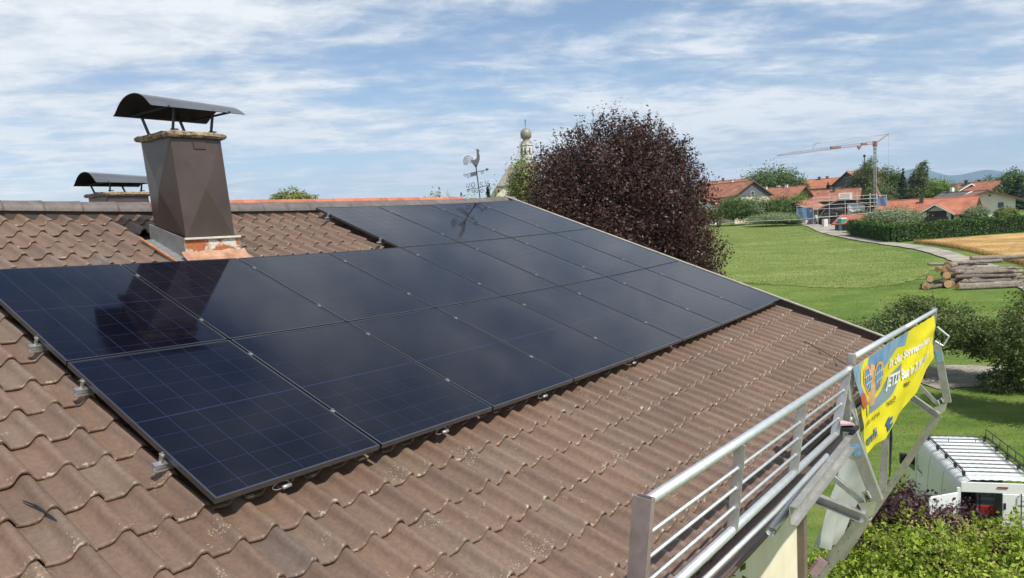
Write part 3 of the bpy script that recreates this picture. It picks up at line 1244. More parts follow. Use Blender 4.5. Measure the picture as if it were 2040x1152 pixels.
# cable clips and plugs hanging under the lower edge
for k_, (u, s) in enumerate(((0.42, 1), (1.75, 1), (2.55, 0), (3.0, 1), (4.1, 0), (4.6, 1), (5.6, 0), (6.55, 0), (7.6, 0))):
    c = MB()
    for q in range(14):
        pass
    pts = [RP(u + 0.055 * math.cos(a_), 5.205, -0.062 + 0.026 * math.sin(a_)) for a_ in np.linspace(0, 2 * math.pi, 14)]
    c.tube(pts, 0.0035, 6, cap=False)
    if s:
        c.lathe([(0.0, 0.03), (0.012, 0.028), (0.013, -0.025), (0, -0.03)], RP(u + 0.03, 5.22, -0.07), 8, Matrix.Rotation(R(90), 3, 'Y'))
    o = c.build('cable_loop', m_alu_dull if s else m_steel, None, smooth=True)
    tag(o, 'small %s cable loop hanging under the lower edge of the %s bottom-row panel' % ('bright' if s else 'dark', ORD[int(u / PU)]), 'cable', 'cable loops under the panel edge')

# ------------------------------------------------------------------ weather vane on the ridge
def weathervane():
    bx, by, bz = 8.55, 0.28, 10.02
    t = thing('weathervane', 'wrought-iron rooster weathervane standing on the roof ridge', 'weathervane', (bx, by, bz))
    m = mat('grey_wrought_iron', (0.16, 0.16, 0.17), 0.5, metal=0.6)
    md = m_steel
    # plane facing the valley road: axis ax across, up leans slightly
    ax = Vector((RH[0], RH[1], 0))
    up = Vector((-0.075 * RH[0], -0.075 * RH[1], 1))
    O = Vector((bx, by, bz))

    def P(x, z, off=0.0):
        return O + ax * x + up * z + Vector((FH[0], FH[1], 0)) * off
    MB().tube([P(0, 0.0), P(0, 0.62)], 0.010, 8).build('pole', md, t)
    MB().lathe([(0.0, -0.03), (0.045, -0.03), (0.05, 0.0), (0.02, 0.02), (0.0, 0.03)], O, 10).build('base', md, t)
    # rooster outline
    pro = [(0.0, 0.60), (-0.035, 0.63), (-0.075, 0.69), (-0.085, 0.74), (-0.05, 0.73), (-0.01, 0.73), (0.03, 0.76), (0.04, 0.82), (0.045, 0.88), (0.035, 0.905), (0.045, 0.915), (0.05, 0.935),
           (0.06, 0.92), (0.07, 0.935), (0.078, 0.915), (0.088, 0.92), (0.085, 0.905), (0.115, 0.895), (0.09, 0.885), (0.09, 0.87), (0.082, 0.86), (0.095, 0.81), (0.085, 0.74), (0.06, 0.68), (0.025, 0.62)]
    MB().prism([P(x, z, -0.004) for x, z in pro], Vector((FH[0], FH[1], 0)) * 0.008).build('rooster', m, t)
    for k_ in range(4):
        r0 = 0.105 - 0.022 * k_
        arc = [P(-0.09 - 0.012 * k_ * 0 + r0 * math.cos(a_) * 0.9 - 0.03, 0.70 + r0 * math.sin(a_) * 1.05 - 0.012 * k_) for a_ in np.linspace(R(10), R(205), 14)]
        MB().tube(arc, [0.008] * 5 + [0.009] * 5 + [0.006] * 4, 6).build('tail_feather', m, t)
    # arrow with scrolls and a counterweight plate
    MB().tube([P(-0.20, 0.475), P(0.19, 0.545)], 0.006, 6).build('arrow_shaft', md, t)
    MB().prism([P(0.18, 0.515, -.004), P(0.23, 0.555, -.004), P(0.175, 0.575, -.004)], Vector((FH[0], FH[1], 0)) * 0.008).build('arrow_head', md, t)
    MB().prism([P(-0.12, 0.43, -.004), P(-0.01, 0.45, -.004), P(-0.01, 0.52, -.004), P(-0.12, 0.50, -.004)], Vector((FH[0], FH[1], 0)) * 0.008).build('arrow_plate', m, t)

    def scroll(cx_, cz_, r, s, nm='scroll'):
        arc = [P(cx_ + s * r * (1 - q * 0.75) * math.cos(q * 7), cz_ + r * (1 - q * 0.75) * math.sin(q * 7)) for q in np.linspace(0, 1, 18)]
        MB().tube(arc, 0.005, 5).build(nm, md, t)
    scroll(-0.16, 0.43, 0.035, 1)
    scroll(-0.22, 0.46, 0.03, -1)
    scroll(0.10, 0.49, 0.03, 1)
    # compass letters on scrolled arms
    MB().tube([P(-0.22, 0.20), P(-0.1, 0.215), P(0.0, 0.22), P(0.14, 0.255), P(0.2, 0.25)], 0.006, 6).build('compass_arm', md, t)
    MB().tube([P(0, 0.22, -0.16), P(0, 0.22, 0.16)], 0.006, 6).build('compass_arm', md, t)
    for (cx_, cz_, r, s) in ((-0.2, 0.17, 0.03, 1), (-0.1, 0.16, 0.035, -1), (0.05, 0.155, 0.04, 1), (-0.05, 0.155, 0.04, -1), (0.2, 0.19, 0.035, 1)):
        scroll(cx_, cz_, r, s)

    def letter(strokes, x, z, off=0):
        b_ = MB()
        for st in strokes:
            b_.tube([P(x + a_ * 0.06, z + c * 0.09, off) for a_, c in st], 0.006, 5)
        b_.build('compass_letter', m, t)
    letter([[(0, 0), (0, 1), (1, 0), (1, 1)]], -0.22, 0.225)
    letter([[(0, 1), (0.25, 0), (0.5, 0.7), (0.75, 0), (1, 1)]], 0.13, 0.27)
    letter([[(0.5 + 0.5 * math.cos(a_), 0.5 + 0.5 * math.sin(a_)) for a_ in np.linspace(0, 6.28, 12)]], -0.12, 0.225, -0.15)
    letter([[(1, 0.9), (0.5, 1), (0.1, 0.8), (0.4, 0.5), (0.9, 0.3), (0.5, 0), (0, 0.1)]], 0.02, 0.24, 0.15)
    MB().lathe([(0, .03), (.02, .015), (.02, -.015), (0, -.03)], P(0, 0.62), 8).build('bearing', md, t)


weathervane()
# ------------------------------------------------------------------ roof-edge guard rails
def lerp3(a, b, t):
    return Vector(a) + (Vector(b) - Vector(a)) * t


def plate_edge(b_, p0, p1, w, h, up, lip=0.006):
    """channel section: web and two flanges"""
    a, c = Vector(p0), Vector(p1)
    d = (c - a).normalized()
    s = d.cross(Vector(up)).normalized()
    u = s.cross(d).normalized()
    b_.beam(a, c, lip, h, up)
    for k_ in (-1, 1):
        o = u * (k_ * (h / 2 - lip / 2)) + s * (w / 2 + lip / 2 + 0.0005)
        b_.beam(a + o, c + o, w, lip, up)


m_alu_used = mat('used_aluminium', (0.50, 0.49, 0.47), 0.45, metal=0.75, var=0.22, vscale=10, bump=0.05, bscale=40)
m_alu_pink = mat('pinkish_post_metal', (0.34, 0.27, 0.26), 0.55, metal=0.45, var=0.25, vscale=9)  # darker, pinkish metal tone over the whole end post

# near frame
gr = thing('guard_rail', 'galvanised guard rail along the eaves, nearest section, without a banner', 'guard rail', (0.69, -6.97, 7.8), group='guard rail sections at the eaves')
T0, T1 = Vector((0.69, -7.0, 8.40)), Vector((4.13, -7.0, 8.29))
B0, B1 = Vector((0.66, -6.95, 7.895)), Vector((3.95, -6.95, 7.825))
MB().tube([T0, T1], 0.0242, 20).build('top_rail', m_galv, gr, smooth=True)
MB().tube([B0, B1], 0.0242, 20).build('bottom_rail', m_galv, gr, smooth=True)
for tt_, w in ((0.31, 0.045), (0.64, 0.045), (0.985, 0.05)):
    a, c = lerp3(T0, T1, tt_), lerp3(B0, B1, tt_ + (0.02 if tt_ < 0.9 else -0.0))
    b = MB()
    b.beam(a + Vector((0, 0, -0.018)), c, 0.014, w * 1.3, (0, 1, 0))
    p_ = b.build('post', m_alu_used, gr, bevel=0.002)
    for q in (0.30, 0.52, 0.74):
        MB().lathe([(0.0, 0.007), (0.011, 0.007), (0.013, 0.0)], lerp3(a, c, q) + Vector((-0.008, 0, 0)), 10, Matrix.Rotation(R(-90), 3, 'Y')).build('weld', m_galv, p_)
# end post: open square tube
e0 = Vector((0.665, -7.0, 8.43))
e1 = Vector((0.60, -6.93, 7.55))
b = MB()
for dx_, dy_, w, h in ((-0.016, 0, 0.004, 0.082), (0.016, 0, 0.004, 0.082), (0, -0.039, 0.028, 0.004), (0, 0.039, 0.028, 0.004)):
    b.beam(e0 + Vector((dx_, dy_, 0)), e1 + Vector((dx_, dy_, 0)), w, h, (0, 1, 0))
b.build('end_post', m_alu_pink, gr)
for q in (0.30, 0.52, 0.74):
    MB().tube([lerp3(T0, B0, q) + Vector((0.03, 0, 0)), lerp3(T1, B1, q)], 0.0085, 8).build('bar', m_galv, gr, smooth=True)
MB().tube([T1 + Vector((-0.05, 0, 0.0)), T1 + Vector((0.06, 0, -0.002))], 0.031, 14).build('coupler', m_galv, gr, smooth=True)

# far frame, carrying the banner
gf = thing('guard_rail', 'galvanised guard rail at the far corner of the eaves, behind the yellow banner', 'guard rail', (4.3, -6.97, 7.8), group='guard rail sections at the eaves')
F0, F1 = Vector((4.26, -7.0, 8.365)), Vector((8.74, -7.0, 8.185))
H0, H1 = Vector((4.26, -6.95, 7.84)), Vector((8.74, -6.95, 7.68))
fm = lerp3(F0, F1, 0.52)
MB().tube([F0, fm], 0.0265, 20).build('top_rail', m_galv, gf, smooth=True)
MB().tube([fm + Vector((-0.02, 0, 0.001)), F1], 0.0242, 20).build('top_rail', m_galv, gf, smooth=True)
MB().tube([H0, H1], 0.0242, 16).build('bottom_rail', m_galv, gf, smooth=True)
for tt_ in (0.0, 0.35, 0.66, 1.0):
    a, c = lerp3(F0, F1, tt_), lerp3(H0, H1, tt_)
    MB().beam(a + Vector((0, 0, 0.035 if tt_ in (0.0, 1.0) else -0.02)), c, 0.04, 0.06, (0, 1, 0)).build('post', m_alu_used, gf, bevel=0.004)
for q in (0.30, 0.52, 0.74):
    MB().tube([lerp3(F0, H0, q), lerp3(F1, H1, q)], 0.0085, 8).build('bar', m_galv, gf, smooth=True)

# channel under the near rail with the open pipe end, and the diagonal strut tube
bm = thing('ledger_channel', 'aluminium channel under the near guard rail with an open steel pipe end', 'channel', (3.0, -7.03, 7.75))
b = MB()
plate_edge(b, (2.45, -7.04, 7.72), (3.98, -7.04, 7.78), 0.04, 0.12, (0, 0, 1), 0.005)
b.build('web', m_alu_used, bm)
b = MB()
pa, pb = Vector((2.22, -7.0, 7.70)), Vector((3.2, -6.98, 7.74))
n_ = 18
for rr_ in (0.030, 0.026):
    b.tube([pa, pb], rr_, n_, cap=False)
d_ = (pb - pa).normalized()
b.f += [(k_, (k_ + 1) % n_, 2 * n_ + (k_ + 1) % n_, 2 * n_ + k_) for k_ in range(n_)]
b.build('pipe', m_bolt, bm, smooth=True)
for k_ in range(7):
    q = lerp3((2.5, -7.064, 7.755), (3.9, -7.064, 7.81), k_ / 6)
    MB().lathe([(0, 0.006), (0.009, 0.005), (0.010, 0)], q, 8, Matrix.Rotation(R(90), 3, 'X')).build('rivet', m_bolt, bm)
st_ = MB().tube([(1.25, -6.99, 7.815), (2.3, -7.0, 7.79), (3.35, -7.03, 7.835)], [0.014, 0.014, 0.016], 10).build('strut_tube', m_galv, None, smooth=True)
tag(st_, 'thin galvanised strut tube running just under the near guard rail', 'tube')


def bracket(X, A, O, O2, Bp, Cp, D, label, sticker, pink):
    """triangular fall-arrest bracket standing off the eaves, leg down to the wall"""
    t = thing('support_bracket', label, 'bracket', (X, O[0], O[1]), group='eaves brackets of the guard rail')
    V3 = lambda p, dx=0.0: Vector((X + dx, p[0], p[1]))
    up = (1, 0, 0)
    b_ = MB()
    plate_edge(b_, V3(A), V3(O), 0.05, 0.085, (0, 1, 0.2), 0.005)
    arm = b_.build('upright', m_alu_used, t)
    if sticker:
        mid_ = lerp3(V3(A), V3(O), 0.16)
        mid2 = lerp3(V3(A), V3(O), 0.34)
        MB().beam(mid_ + Vector((-0.006, 0, 0)), mid2 + Vector((-0.006, 0, 0)), 0.002, 0.06, (0, 1, 0.2)).build('sticker', mat('pale_blue_sticker', (0.25, 0.45, 0.65), 0.4, var=0.35, vscale=60), arm)
    b_ = MB()
    plate_edge(b_, V3(Bp), V3(O2), 0.05, 0.078, (0, 0.2, 1), 0.005)
    b_.build('lower_arm', m_alu_used, t)
    MB().beam(V3(Cp, 0.03), lerp3(V3(O, 0.03), V3(O2, 0.03), 0.55), 0.03, 0.045, (0, 0.4, 1)).build('brace', m_alu_used, t, bevel=0.003)
    b_ = MB()
    plate_edge(b_, V3(O2, 0.01), V3(D, 0.01), 0.05, 0.085, (0, 1, -0.4), 0.005)
    leg = b_.build('leg', m_alu_used, t)
    for k_ in range(9):
        q = lerp3(V3(O2, 0.005), V3(D, 0.005), 0.15 + 0.09 * k_)
        MB().lathe([(0, 0.003), (0.005, 0.003), (0.005, 0)], q, 6, Matrix.Rotation(R(-90), 3, 'Y')).build('hole', m_steel, leg)
    g = V3(((O[0] + O2[0]) / 2, (O[1] + O2[1]) / 2))
    MB().prism([V3(O, -0.006), V3((O[0] + 0.02, O[1] - 0.11), -0.006), V3(O2, -0.006), V3((O2[0] + 0.05, O2[1] + 0.10), -0.006)], (0.005, 0, 0)).build('gusset', m_alu, t)
    lt = MB()
    lt.tube([g + Vector((-0.02, 0.05, 0.12)), g + Vector((-0.03, 0.015, 0.15)), g + Vector((-0.03, -0.01, 0.10)), g + Vector((-0.02, 0.03, 0.05)), g + Vector((-0.02, 0.05, 0.12))], 0.010, 6)
    lt.build('latch', m_bolt, t)
    hk = V3(Bp)
    MB().tube([hk + Vector((-0.01, 0, 0.01)), hk + Vector((-0.02, -0.03, -0.05)), hk + Vector((-0.02, -0.055, -0.07))], 0.007, 6).build('hook', m_alu, t)
    if pink:
        pp = lerp3(V3(O2), V3(D), 0.36) + Vector((-0.02, 0.055, 0))
        ax_ = (V3(D) - V3(O2)).normalized()
        pl = MB().beam(pp - ax_ * 0.09, pp + ax_ * 0.09, 0.004, 0.075, (0, 1, -0.4)).build('pink_plate', mat('pink_anodised', (0.62, 0.42, 0.46), 0.5, metal=0.3, var=0.15, vscale=20), t)
        for k_ in (-0.06, 0, 0.06):
            MB().box(pp + ax_ * k_ + Vector((-0.008, 0.03, 0.01)), (0.012, 0.02, 0.02)).build('tooth', mat('pink_dark', (0.35, 0.2, 0.24), 0.5), pl)
        cap = MB().prism([(X - 0.10, -6.99, 7.90), (X - 0.04, -7.07, 7.90), (X + 0.02, -7.07, 7.87), (X + 0.02, -6.98, 7.87), (X - 0.05, -6.97, 7.92)], (0, 0, 0.022)).build('pink_cap', MATS['pink_anodised'], t, bevel=0.004)
        MB().box((X - 0.03, -7.045, 7.872), (0.13, 0.10, 0.026)).build('rubber_pad', m_steel, cap)
    return t


bracket(4.0, (-7.04, 7.83), (-7.22, 7.32), (-7.14, 7.18), (-6.69, 7.29), (-6.84, 7.49), (-6.32, 5.83), 'near aluminium bracket under the guard rail, with blue sticker and pink plate', True, True)
bracket(8.7, (-7.02, 7.80), (-7.15, 7.01), (-7.05, 6.83), (-6.74, 7.05), (-6.79, 7.24), (-5.85, 4.60), 'far aluminium bracket under the banner, hooked over the lawn', True, False)
hl_ = thing('lashing_handle', 'pale rectangular handle at the far end of the guard rail', 'handle', (8.75, -7.1, 7.85))
MB().tube([(8.72, -7.03, 7.98), (8.74, -7.16, 7.86), (8.72, -7.10, 7.74), (8.70, -7.01, 7.80)], 0.014, 8).build('bow', m_galv, hl_)
b = MB().beam((8.9, -6.42, 6.9), (8.55, -6.42, 5.75), 0.05, 0.09, (0, 1, 0)).build('prop_pole', m_alu_used, None)
tag(b, 'grey flat prop pole standing below the banner, in front of the lawn', 'pole')
b = MB().tube([(9.15, -6.40, 6.9), (9.15, -6.42, 6.3), (9.05, -6.42, 5.8)], [0.02, 0.02, 0.008], 8).build('hanging_strap', m_steel, None)
tag(b, 'thin black strap hanging beside the grey prop pole', 'strap')

# ------------------------------------------------------------------ the banner
BT = [Vector(p) for p in ((4.06, -7.045, 8.33), (5.46, -7.045, 8.295), (6.86, -7.045, 8.24), (8.34, -7.045, 8.182))]
BB = [Vector(p) for p in ((4.85, -6.99, 7.41), (5.76, -6.97, 7.33), (7.34, -6.98, 7.41), (8.46, -7.03, 7.62))]


def along(A, s):
    x = min(max(s, 0), 1) * 3
    i = min(2, int(x))
    return A[i] + (A[i + 1] - A[i]) * (x - i)


def BS(s, t, lift=0.0):
    p = along(BT, s) * (1 - t) + along(BB, s) * t
    w = 0.016 * math.sin(math.pi * t) * math.sin(7.5 * s + 5 * t) + 0.014 * mnoise.noise(Vector((s * 9, t * 6, 1.7))) * min(1, 4 * t)
    w += 0.012 * t * t * math.sin(16 * s + 3 * t)
    scal = -0.006 * abs(math.sin(s * math.pi * 9)) * (1 - t) ** 4
    return p + Vector((0, -w - lift, scal))


ban = thing('banner', 'yellow and blue advertising banner tied to the far guard rail', 'banner', (6.2, -7.0, 7.8))
m_yel = mat('banner_yellow', (0.86, 0.74, 0.02), 0.45, var=0.06, vscale=6, trans=0.15)
m_blu = mat('banner_blue', (0.10, 0.29, 0.66), 0.45, var=0.3, vscale=3, trans=0.15, two=(0.32, 0.48, 0.66))
m_band = mat('banner_slate', (0.22, 0.30, 0.38), 0.45, trans=0.1)
m_skin = mat('banner_skin', (0.72, 0.36, 0.24), 0.45, var=0.35, vscale=14, two=(0.80, 0.52, 0.30))
m_red = mat('banner_red', (0.55, 0.10, 0.07), 0.45, var=0.4, vscale=16)
m_lens = mat('banner_lens', (0.03, 0.16, 0.45), 0.4, var=0.5, vscale=18, two=(0.10, 0.35, 0.70))
m_pwhite = mat('banner_white', (0.80, 0.80, 0.76), 0.45)
m_ink = mat('banner_ink', (0.035, 0.035, 0.04), 0.45)
m_navy = mat('banner_navy', (0.02, 0.10, 0.33), 0.45)
m_backw = mat('banner_back', (0.62, 0.64, 0.63), 0.5, var=0.08, vscale=6, trans=0.35)
nu_, nv_ = 60, 24
pts = [BS(i / (nu_ - 1), j / (nv_ - 1)) for j in range(nv_) for i in range(nu_)]
sheet = MB().grid(pts, nu_, nv_).build('sheet', m_yel, ban, smooth=True)


def fill_poly(poly, step=0.02):
    """triangulated fill of a polygon in banner (s,t) space with inner points so that it follows the cloth"""
    P = np.array(poly)
    lo, hi = P.min(0), P.max(0)
    vs_, fs = [], []
    ns = max(2, int((hi[0] - lo[0]) / step))
    # horizontal slices along s, each column spans the polygon's t-range there
    cols = []
    for i in range(ns + 1):
        s = lo[0] + (hi[0] - lo[0]) * (i + (0.001 if i == 0 else -0.001 if i == ns else 0)) / ns
        ts = []
        for k_ in range(len(P)):
            a, c = P[k_], P[(k_ + 1) % len(P)]
            if (a[0] <= s) != (c[0] <= s):
                ts.append(a[1] + (c[1] - a[1]) * (s - a[0]) / (c[0] - a[0]))
        ts.sort()
        cols.append((s, ts[0], ts[-1]) if len(ts) >= 2 else None)
    cols = [c for c in cols if c]
    nt_ = 8
    for s, t0, t1 in cols:
        for j in range(nt_ + 1):
            vs_.append((s, t0 + (t1 - t0) * j / nt_))
    for i in range(len(cols) - 1):
        for j in range(nt_):
            a = i * (nt_ + 1) + j
            fs.append((a, a + nt_ + 1, a + nt_ + 2, a + 1))
    return vs_, fs


def ink(name, poly, m, lift):
    vs_, fs = fill_poly(poly)
    b_ = MB()
    b_.add([BS(s, t, lift) for s, t in vs_], fs)
    return b_.build(name, m, sheet, smooth=True)


ink('sky_print', [(0.0, 0.0), (0.12, 0.0), (0.41, 0.0), (0.59, 0.0), (0.55, 0.16), (0.44, 0.11), (0.36, 0.18), (0.29, 0.22), (0.22, 0.34), (0.20, 0.42), (0.1, 0.54), (0.0, 0.42)], m_blu, 0.003)
ink('slate_print', [(0.51, 0.35), (0.5, 0.46), (0.44, 0.55), (0.38, 0.61), (0.16, 0.61), (0.07, 0.60), (0.07, 0.55), (0.29, 0.46), (0.35, 0.37)], m_band, 0.004)
ink('yellow_stripe', [(0.085, 0.0), (0.13, 0.0), (0.10, 0.08), (0.065, 0.21), (0.075, 0.42), (0.10, 0.56), (0.07, 0.62), (0.045, 0.36), (0.03, 0.2), (0.04, 0.09)], m_yel, 0.006)
ink('face_print', [(0.115, 0.08), (0.14, 0.07), (0.175, 0.12), (0.16, 0.25), (0.18, 0.40), (0.19, 0.47), (0.17, 0.54), (0.10, 0.52), (0.07, 0.44), (0.085, 0.36), (0.10, 0.31), (0.12, 0.2)], m_skin, 0.008)
ink('hand_print', [(0.0, 0.30), (0.03, 0.28), (0.06, 0.35), (0.065, 0.45), (0.02, 0.47), (0.0, 0.40)], m_red, 0.009)
for nm, cs, ct, rs, rt in (('glasses_rim', 0.215, 0.275, 0.068, 0.165), ('glasses_rim', 0.092, 0.215, 0.042, 0.155)):
    rim = ink(nm, [(cs + rs * math.cos(a), ct + rt * math.sin(a)) for a in np.linspace(0, 2 * math.pi, 24, endpoint=False)], mat('banner_orange', (0.80, 0.38, 0.08), 0.45), 0.010)
    ink('glasses_lens', [(cs + rs * 0.80 * math.cos(a), ct + rt * 0.84 * math.sin(a)) for a in np.linspace(0, 2 * math.pi, 24, endpoint=False)], m_lens, 0.012)
    for q in (-0.4, 0.0, 0.4):
        ink('lens_line', [(cs + rs * (q - 0.03), ct - rt * 0.6), (cs + rs * (q + 0.03), ct - rt * 0.6), (cs + rs * (q + 0.03), ct + rt * 0.6), (cs + rs * (q - 0.03), ct + rt * 0.6)], m_pwhite, 0.0135)
    for q in (-0.35, 0.15):
        ink('lens_line', [(cs - rs * 0.7, ct + rt * (q - 0.02)), (cs + rs * 0.7, ct + rt * (q - 0.02)), (cs + rs * 0.7, ct + rt * (q + 0.02)), (cs - rs * 0.7, ct + rt * (q + 0.02))], m_pwhite, 0.0135)


def banner_text(txt, p0, p1, h, m, bold=0.0, shear=0.0):
    cu = bpy.data.curves.new('lettering', 'FONT')
    cu.body = txt
    cu.size = 1.0
    cu.offset = bold
    cu.shear = shear
    cu.resolution_u = 3
    ob = bpy.data.objects.new('lettering', cu)
    COL.objects.link(ob)
    bpy.context.view_layer.update()
    me = bpy.data.meshes.new_from_object(ob.evaluated_get(bpy.context.evaluated_depsgraph_get()))
    bpy.data.objects.remove(ob)
    n = len(me.vertices)
    co = np.empty(n * 3)
    me.vertices.foreach_get('co', co)
    co = co.reshape(-1, 3)
    w = co[:, 0].max()
    fs = [tuple(p.vertices) for p in me.polygons]
    vs_ = []
    for x, y, _ in co:
        q = x / w
        vs_.append(BS(p0[0] + (p1[0] - p0[0]) * q, p0[1] + (p1[1] - p0[1]) * q - y * h, 0.011))
    b_ = MB()
    b_.add(vs_, fs)
    o_ = b_.build('lettering', m, sheet)
    o_['kind'] = 'stuff'


banner_text('in der Sonnenwiese', (0.345, 0.27), (0.89, 0.42), 0.15, m_pwhite, 0.03, 0.2)
banner_text('JETZT Bau in ZUKUNFT', (0.335, 0.47), (0.89, 0.75), 0.17, m_pwhite, 0.04, 0.2)
banner_text('er', (0.50, 0.655), (0.60, 0.76), 0.11, m_ink, 0.015)
banner_text('us?', (0.33, 0.665), (0.41, 0.715), 0.10, m_ink, 0.0)
banner_text('se uns', (0.03, 0.68), (0.23, 0.70), 0.09, m_ink, 0.0)
banner_text('enli', (0.01, 0.91), (0.17, 0.90), 0.16, m_navy, 0.02)
banner_text('t', (0.30, 0.93), (0.38, 0.94), 0.22, m_navy, 0.05)

# the loose end of the banner, folded over so that its white back shows
fold = [[(4.06, -7.02, 8.30), (4.12, -7.0, 8.27), (4.20, -6.98, 8.24)],
        [(4.20, -7.02, 8.02), (4.34, -6.97, 8.0), (4.40, -6.90, 7.98)],
        [(4.42, -7.03, 7.78), (4.52, -6.97, 7.75), (4.56, -6.88, 7.76)],
        [(4.85, -7.0, 7.41), (4.66, -6.95, 7.50), (4.48, -6.88, 7.56)],
        [(5.08, -6.93, 7.12), (4.72, -6.90, 7.25), (4.32, -6.84, 7.30)],
        [(5.02, -6.86, 6.92), (4.68, -6.84, 7.00), (4.20, -6.78, 7.08)],
        [(4.90, -6.80, 6.72), (4.56, -6.80, 6.80), (4.12, -6.75, 6.92)],
        [(4.78, -6.76, 6.56), (4.45, -6.77, 6.66), (4.06, -6.74, 6.82)]]
pts = []
nr_, nc_ = 30, 13
for j in range(nr_):
    y = j / (nr_ - 1) * (len(fold) - 1)
    i0 = min(len(fold) - 2, int(y))
    for i in range(nc_):
        x = i / (nc_ - 1) * 2
        k0 = min(1, int(x))
        pa_ = lerp3(fold[i0][k0], fold[i0][k0 + 1], x - k0)
        pb_ = lerp3(fold[i0 + 1][k0], fold[i0 + 1][k0 + 1], x - k0)
        p = lerp3(pa_, pb_, y - i0)
        pts.append(p + Vector((0.03 * math.sin(y * 1.3 + x * 2.2), 0.03 * math.sin(x * 3 + y) + 0.02 * mnoise.noise(Vector((x * 2, y, 0))), 0)))
fo = MB().grid(pts, nc_, nr_).build('folded_back', m_backw, ban, smooth=True)
fo['label'] = 'white back of the banner hanging down behind the bracket'

# a twig lying on the lower tiles and a bent wire at the far corner
def on_roof(u, v, n=-0.115):
    return RP(u, v, n)


b = MB().tube([on_roof(-0.635, 4.60, -0.155), on_roof(-0.615, 4.70, -0.13), on_roof(-0.595, 4.83, -0.125), on_roof(-0.572, 4.96, -0.135)], [0.003, 0.005, 0.005, 0.003], 6).build('twig', m_steel, None)
tag(b, 'thin dark twig lying on the lowest tiles left of the panels', 'twig')
b = MB().tube([on_roof(8.0, 6.0, -0.12), on_roof(7.55, 6.6, -0.06), on_roof(7.1, 6.95, -0.03), on_roof(6.6, 7.12, -0.03)], 0.005, 5).build('earth_wire', m_steel, None)
tag(b, 'thin wire crossing the last tiles by the far roof corner', 'wire')


# ------------------------------------------------------------------ foliage builder
def leaf_cloud(P, size, nrm=None, jitter=0.9, aspect=0.55):
    """P: leaf centres; returns verts, faces of rhombic leaves"""
    n = len(P)
    d = RNG.normal(size=(n, 3))
    if nrm is not None:
        d = d * jitter + nrm
    d /= np.linalg.norm(d, axis=1)[:, None] + 1e-9
    a = np.cross(d, RNG.normal(size=(n, 3)))
    a /= np.linalg.norm(a, axis=1)[:, None] + 1e-9
    b_ = np.cross(d, a)
    s = (size * (0.45 + 1.15 * RNG.random(n) ** 1.5))[:, None]
    v = np.empty((n, 4, 3))
    v[:, 0] = P - a * s * 0.5
    v[:, 1] = P + b_ * s * 0.5 * aspect
    v[:, 2] = P + a * s * 0.5
    v[:, 3] = P - b_ * s * 0.5 * aspect
    return v.reshape(-1, 3), np.arange(4 * n).reshape(-1, 4)


def crown_points(blobs, n, per=30, spread=0.16, shell=0.5, up=0.0):
    """clumped points in a set of ellipsoids (x,y,z,rx,ry,rz)"""
    vol = np.array([b_[3] * b_[4] * b_[5] for b_ in blobs]) ** 0.75
    vol /= vol.sum()
    out, nr = [], []
    for b_, w in zip(blobs, vol):
        k_ = max(4, int(n * w / per))
        d = RNG.normal(size=(k_, 3))
        d /= np.linalg.norm(d, axis=1)[:, None]
        r = shell + (1 - shell) * RNG.random(k_) ** 0.6
        bump_ = np.array([1 + 0.32 * mnoise.noise(Vector((q[0] * 2.1 + b_[0], q[1] * 2.1 + b_[1], q[2] * 2.1))) for q in d])
        c = d * (r * bump_)[:, None]
        pp = np.repeat(c, per, 0) + RNG.normal(size=(k_ * per, 3)) * spread * np.array([1, 1, 0.75])
        nn = np.repeat(d, per, 0)
        sc = np.array(b_[3:6])
        kc = int(k_ * per * 0.3)
        dc = RNG.normal(size=(kc, 3))
        dc /= np.linalg.norm(dc, axis=1)[:, None]
        pp = np.concatenate([pp, dc * (0.86 * RNG.random(kc) ** 0.45)[:, None]])
        nn = np.concatenate([nn, dc])
        out.append(pp * sc + np.array(b_[:3]))
        nr.append(nn)
    return np.concatenate(out), np.concatenate(nr) + np.array([0, 0, up])


m_bark = mat('bark', (0.075, 0.058, 0.045), 0.9, var=0.4, vscale=6, bump=0.6, bscale=12)
m_birch = mat('birch_bark', (0.42, 0.40, 0.37), 0.85, var=0.5, vscale=4)


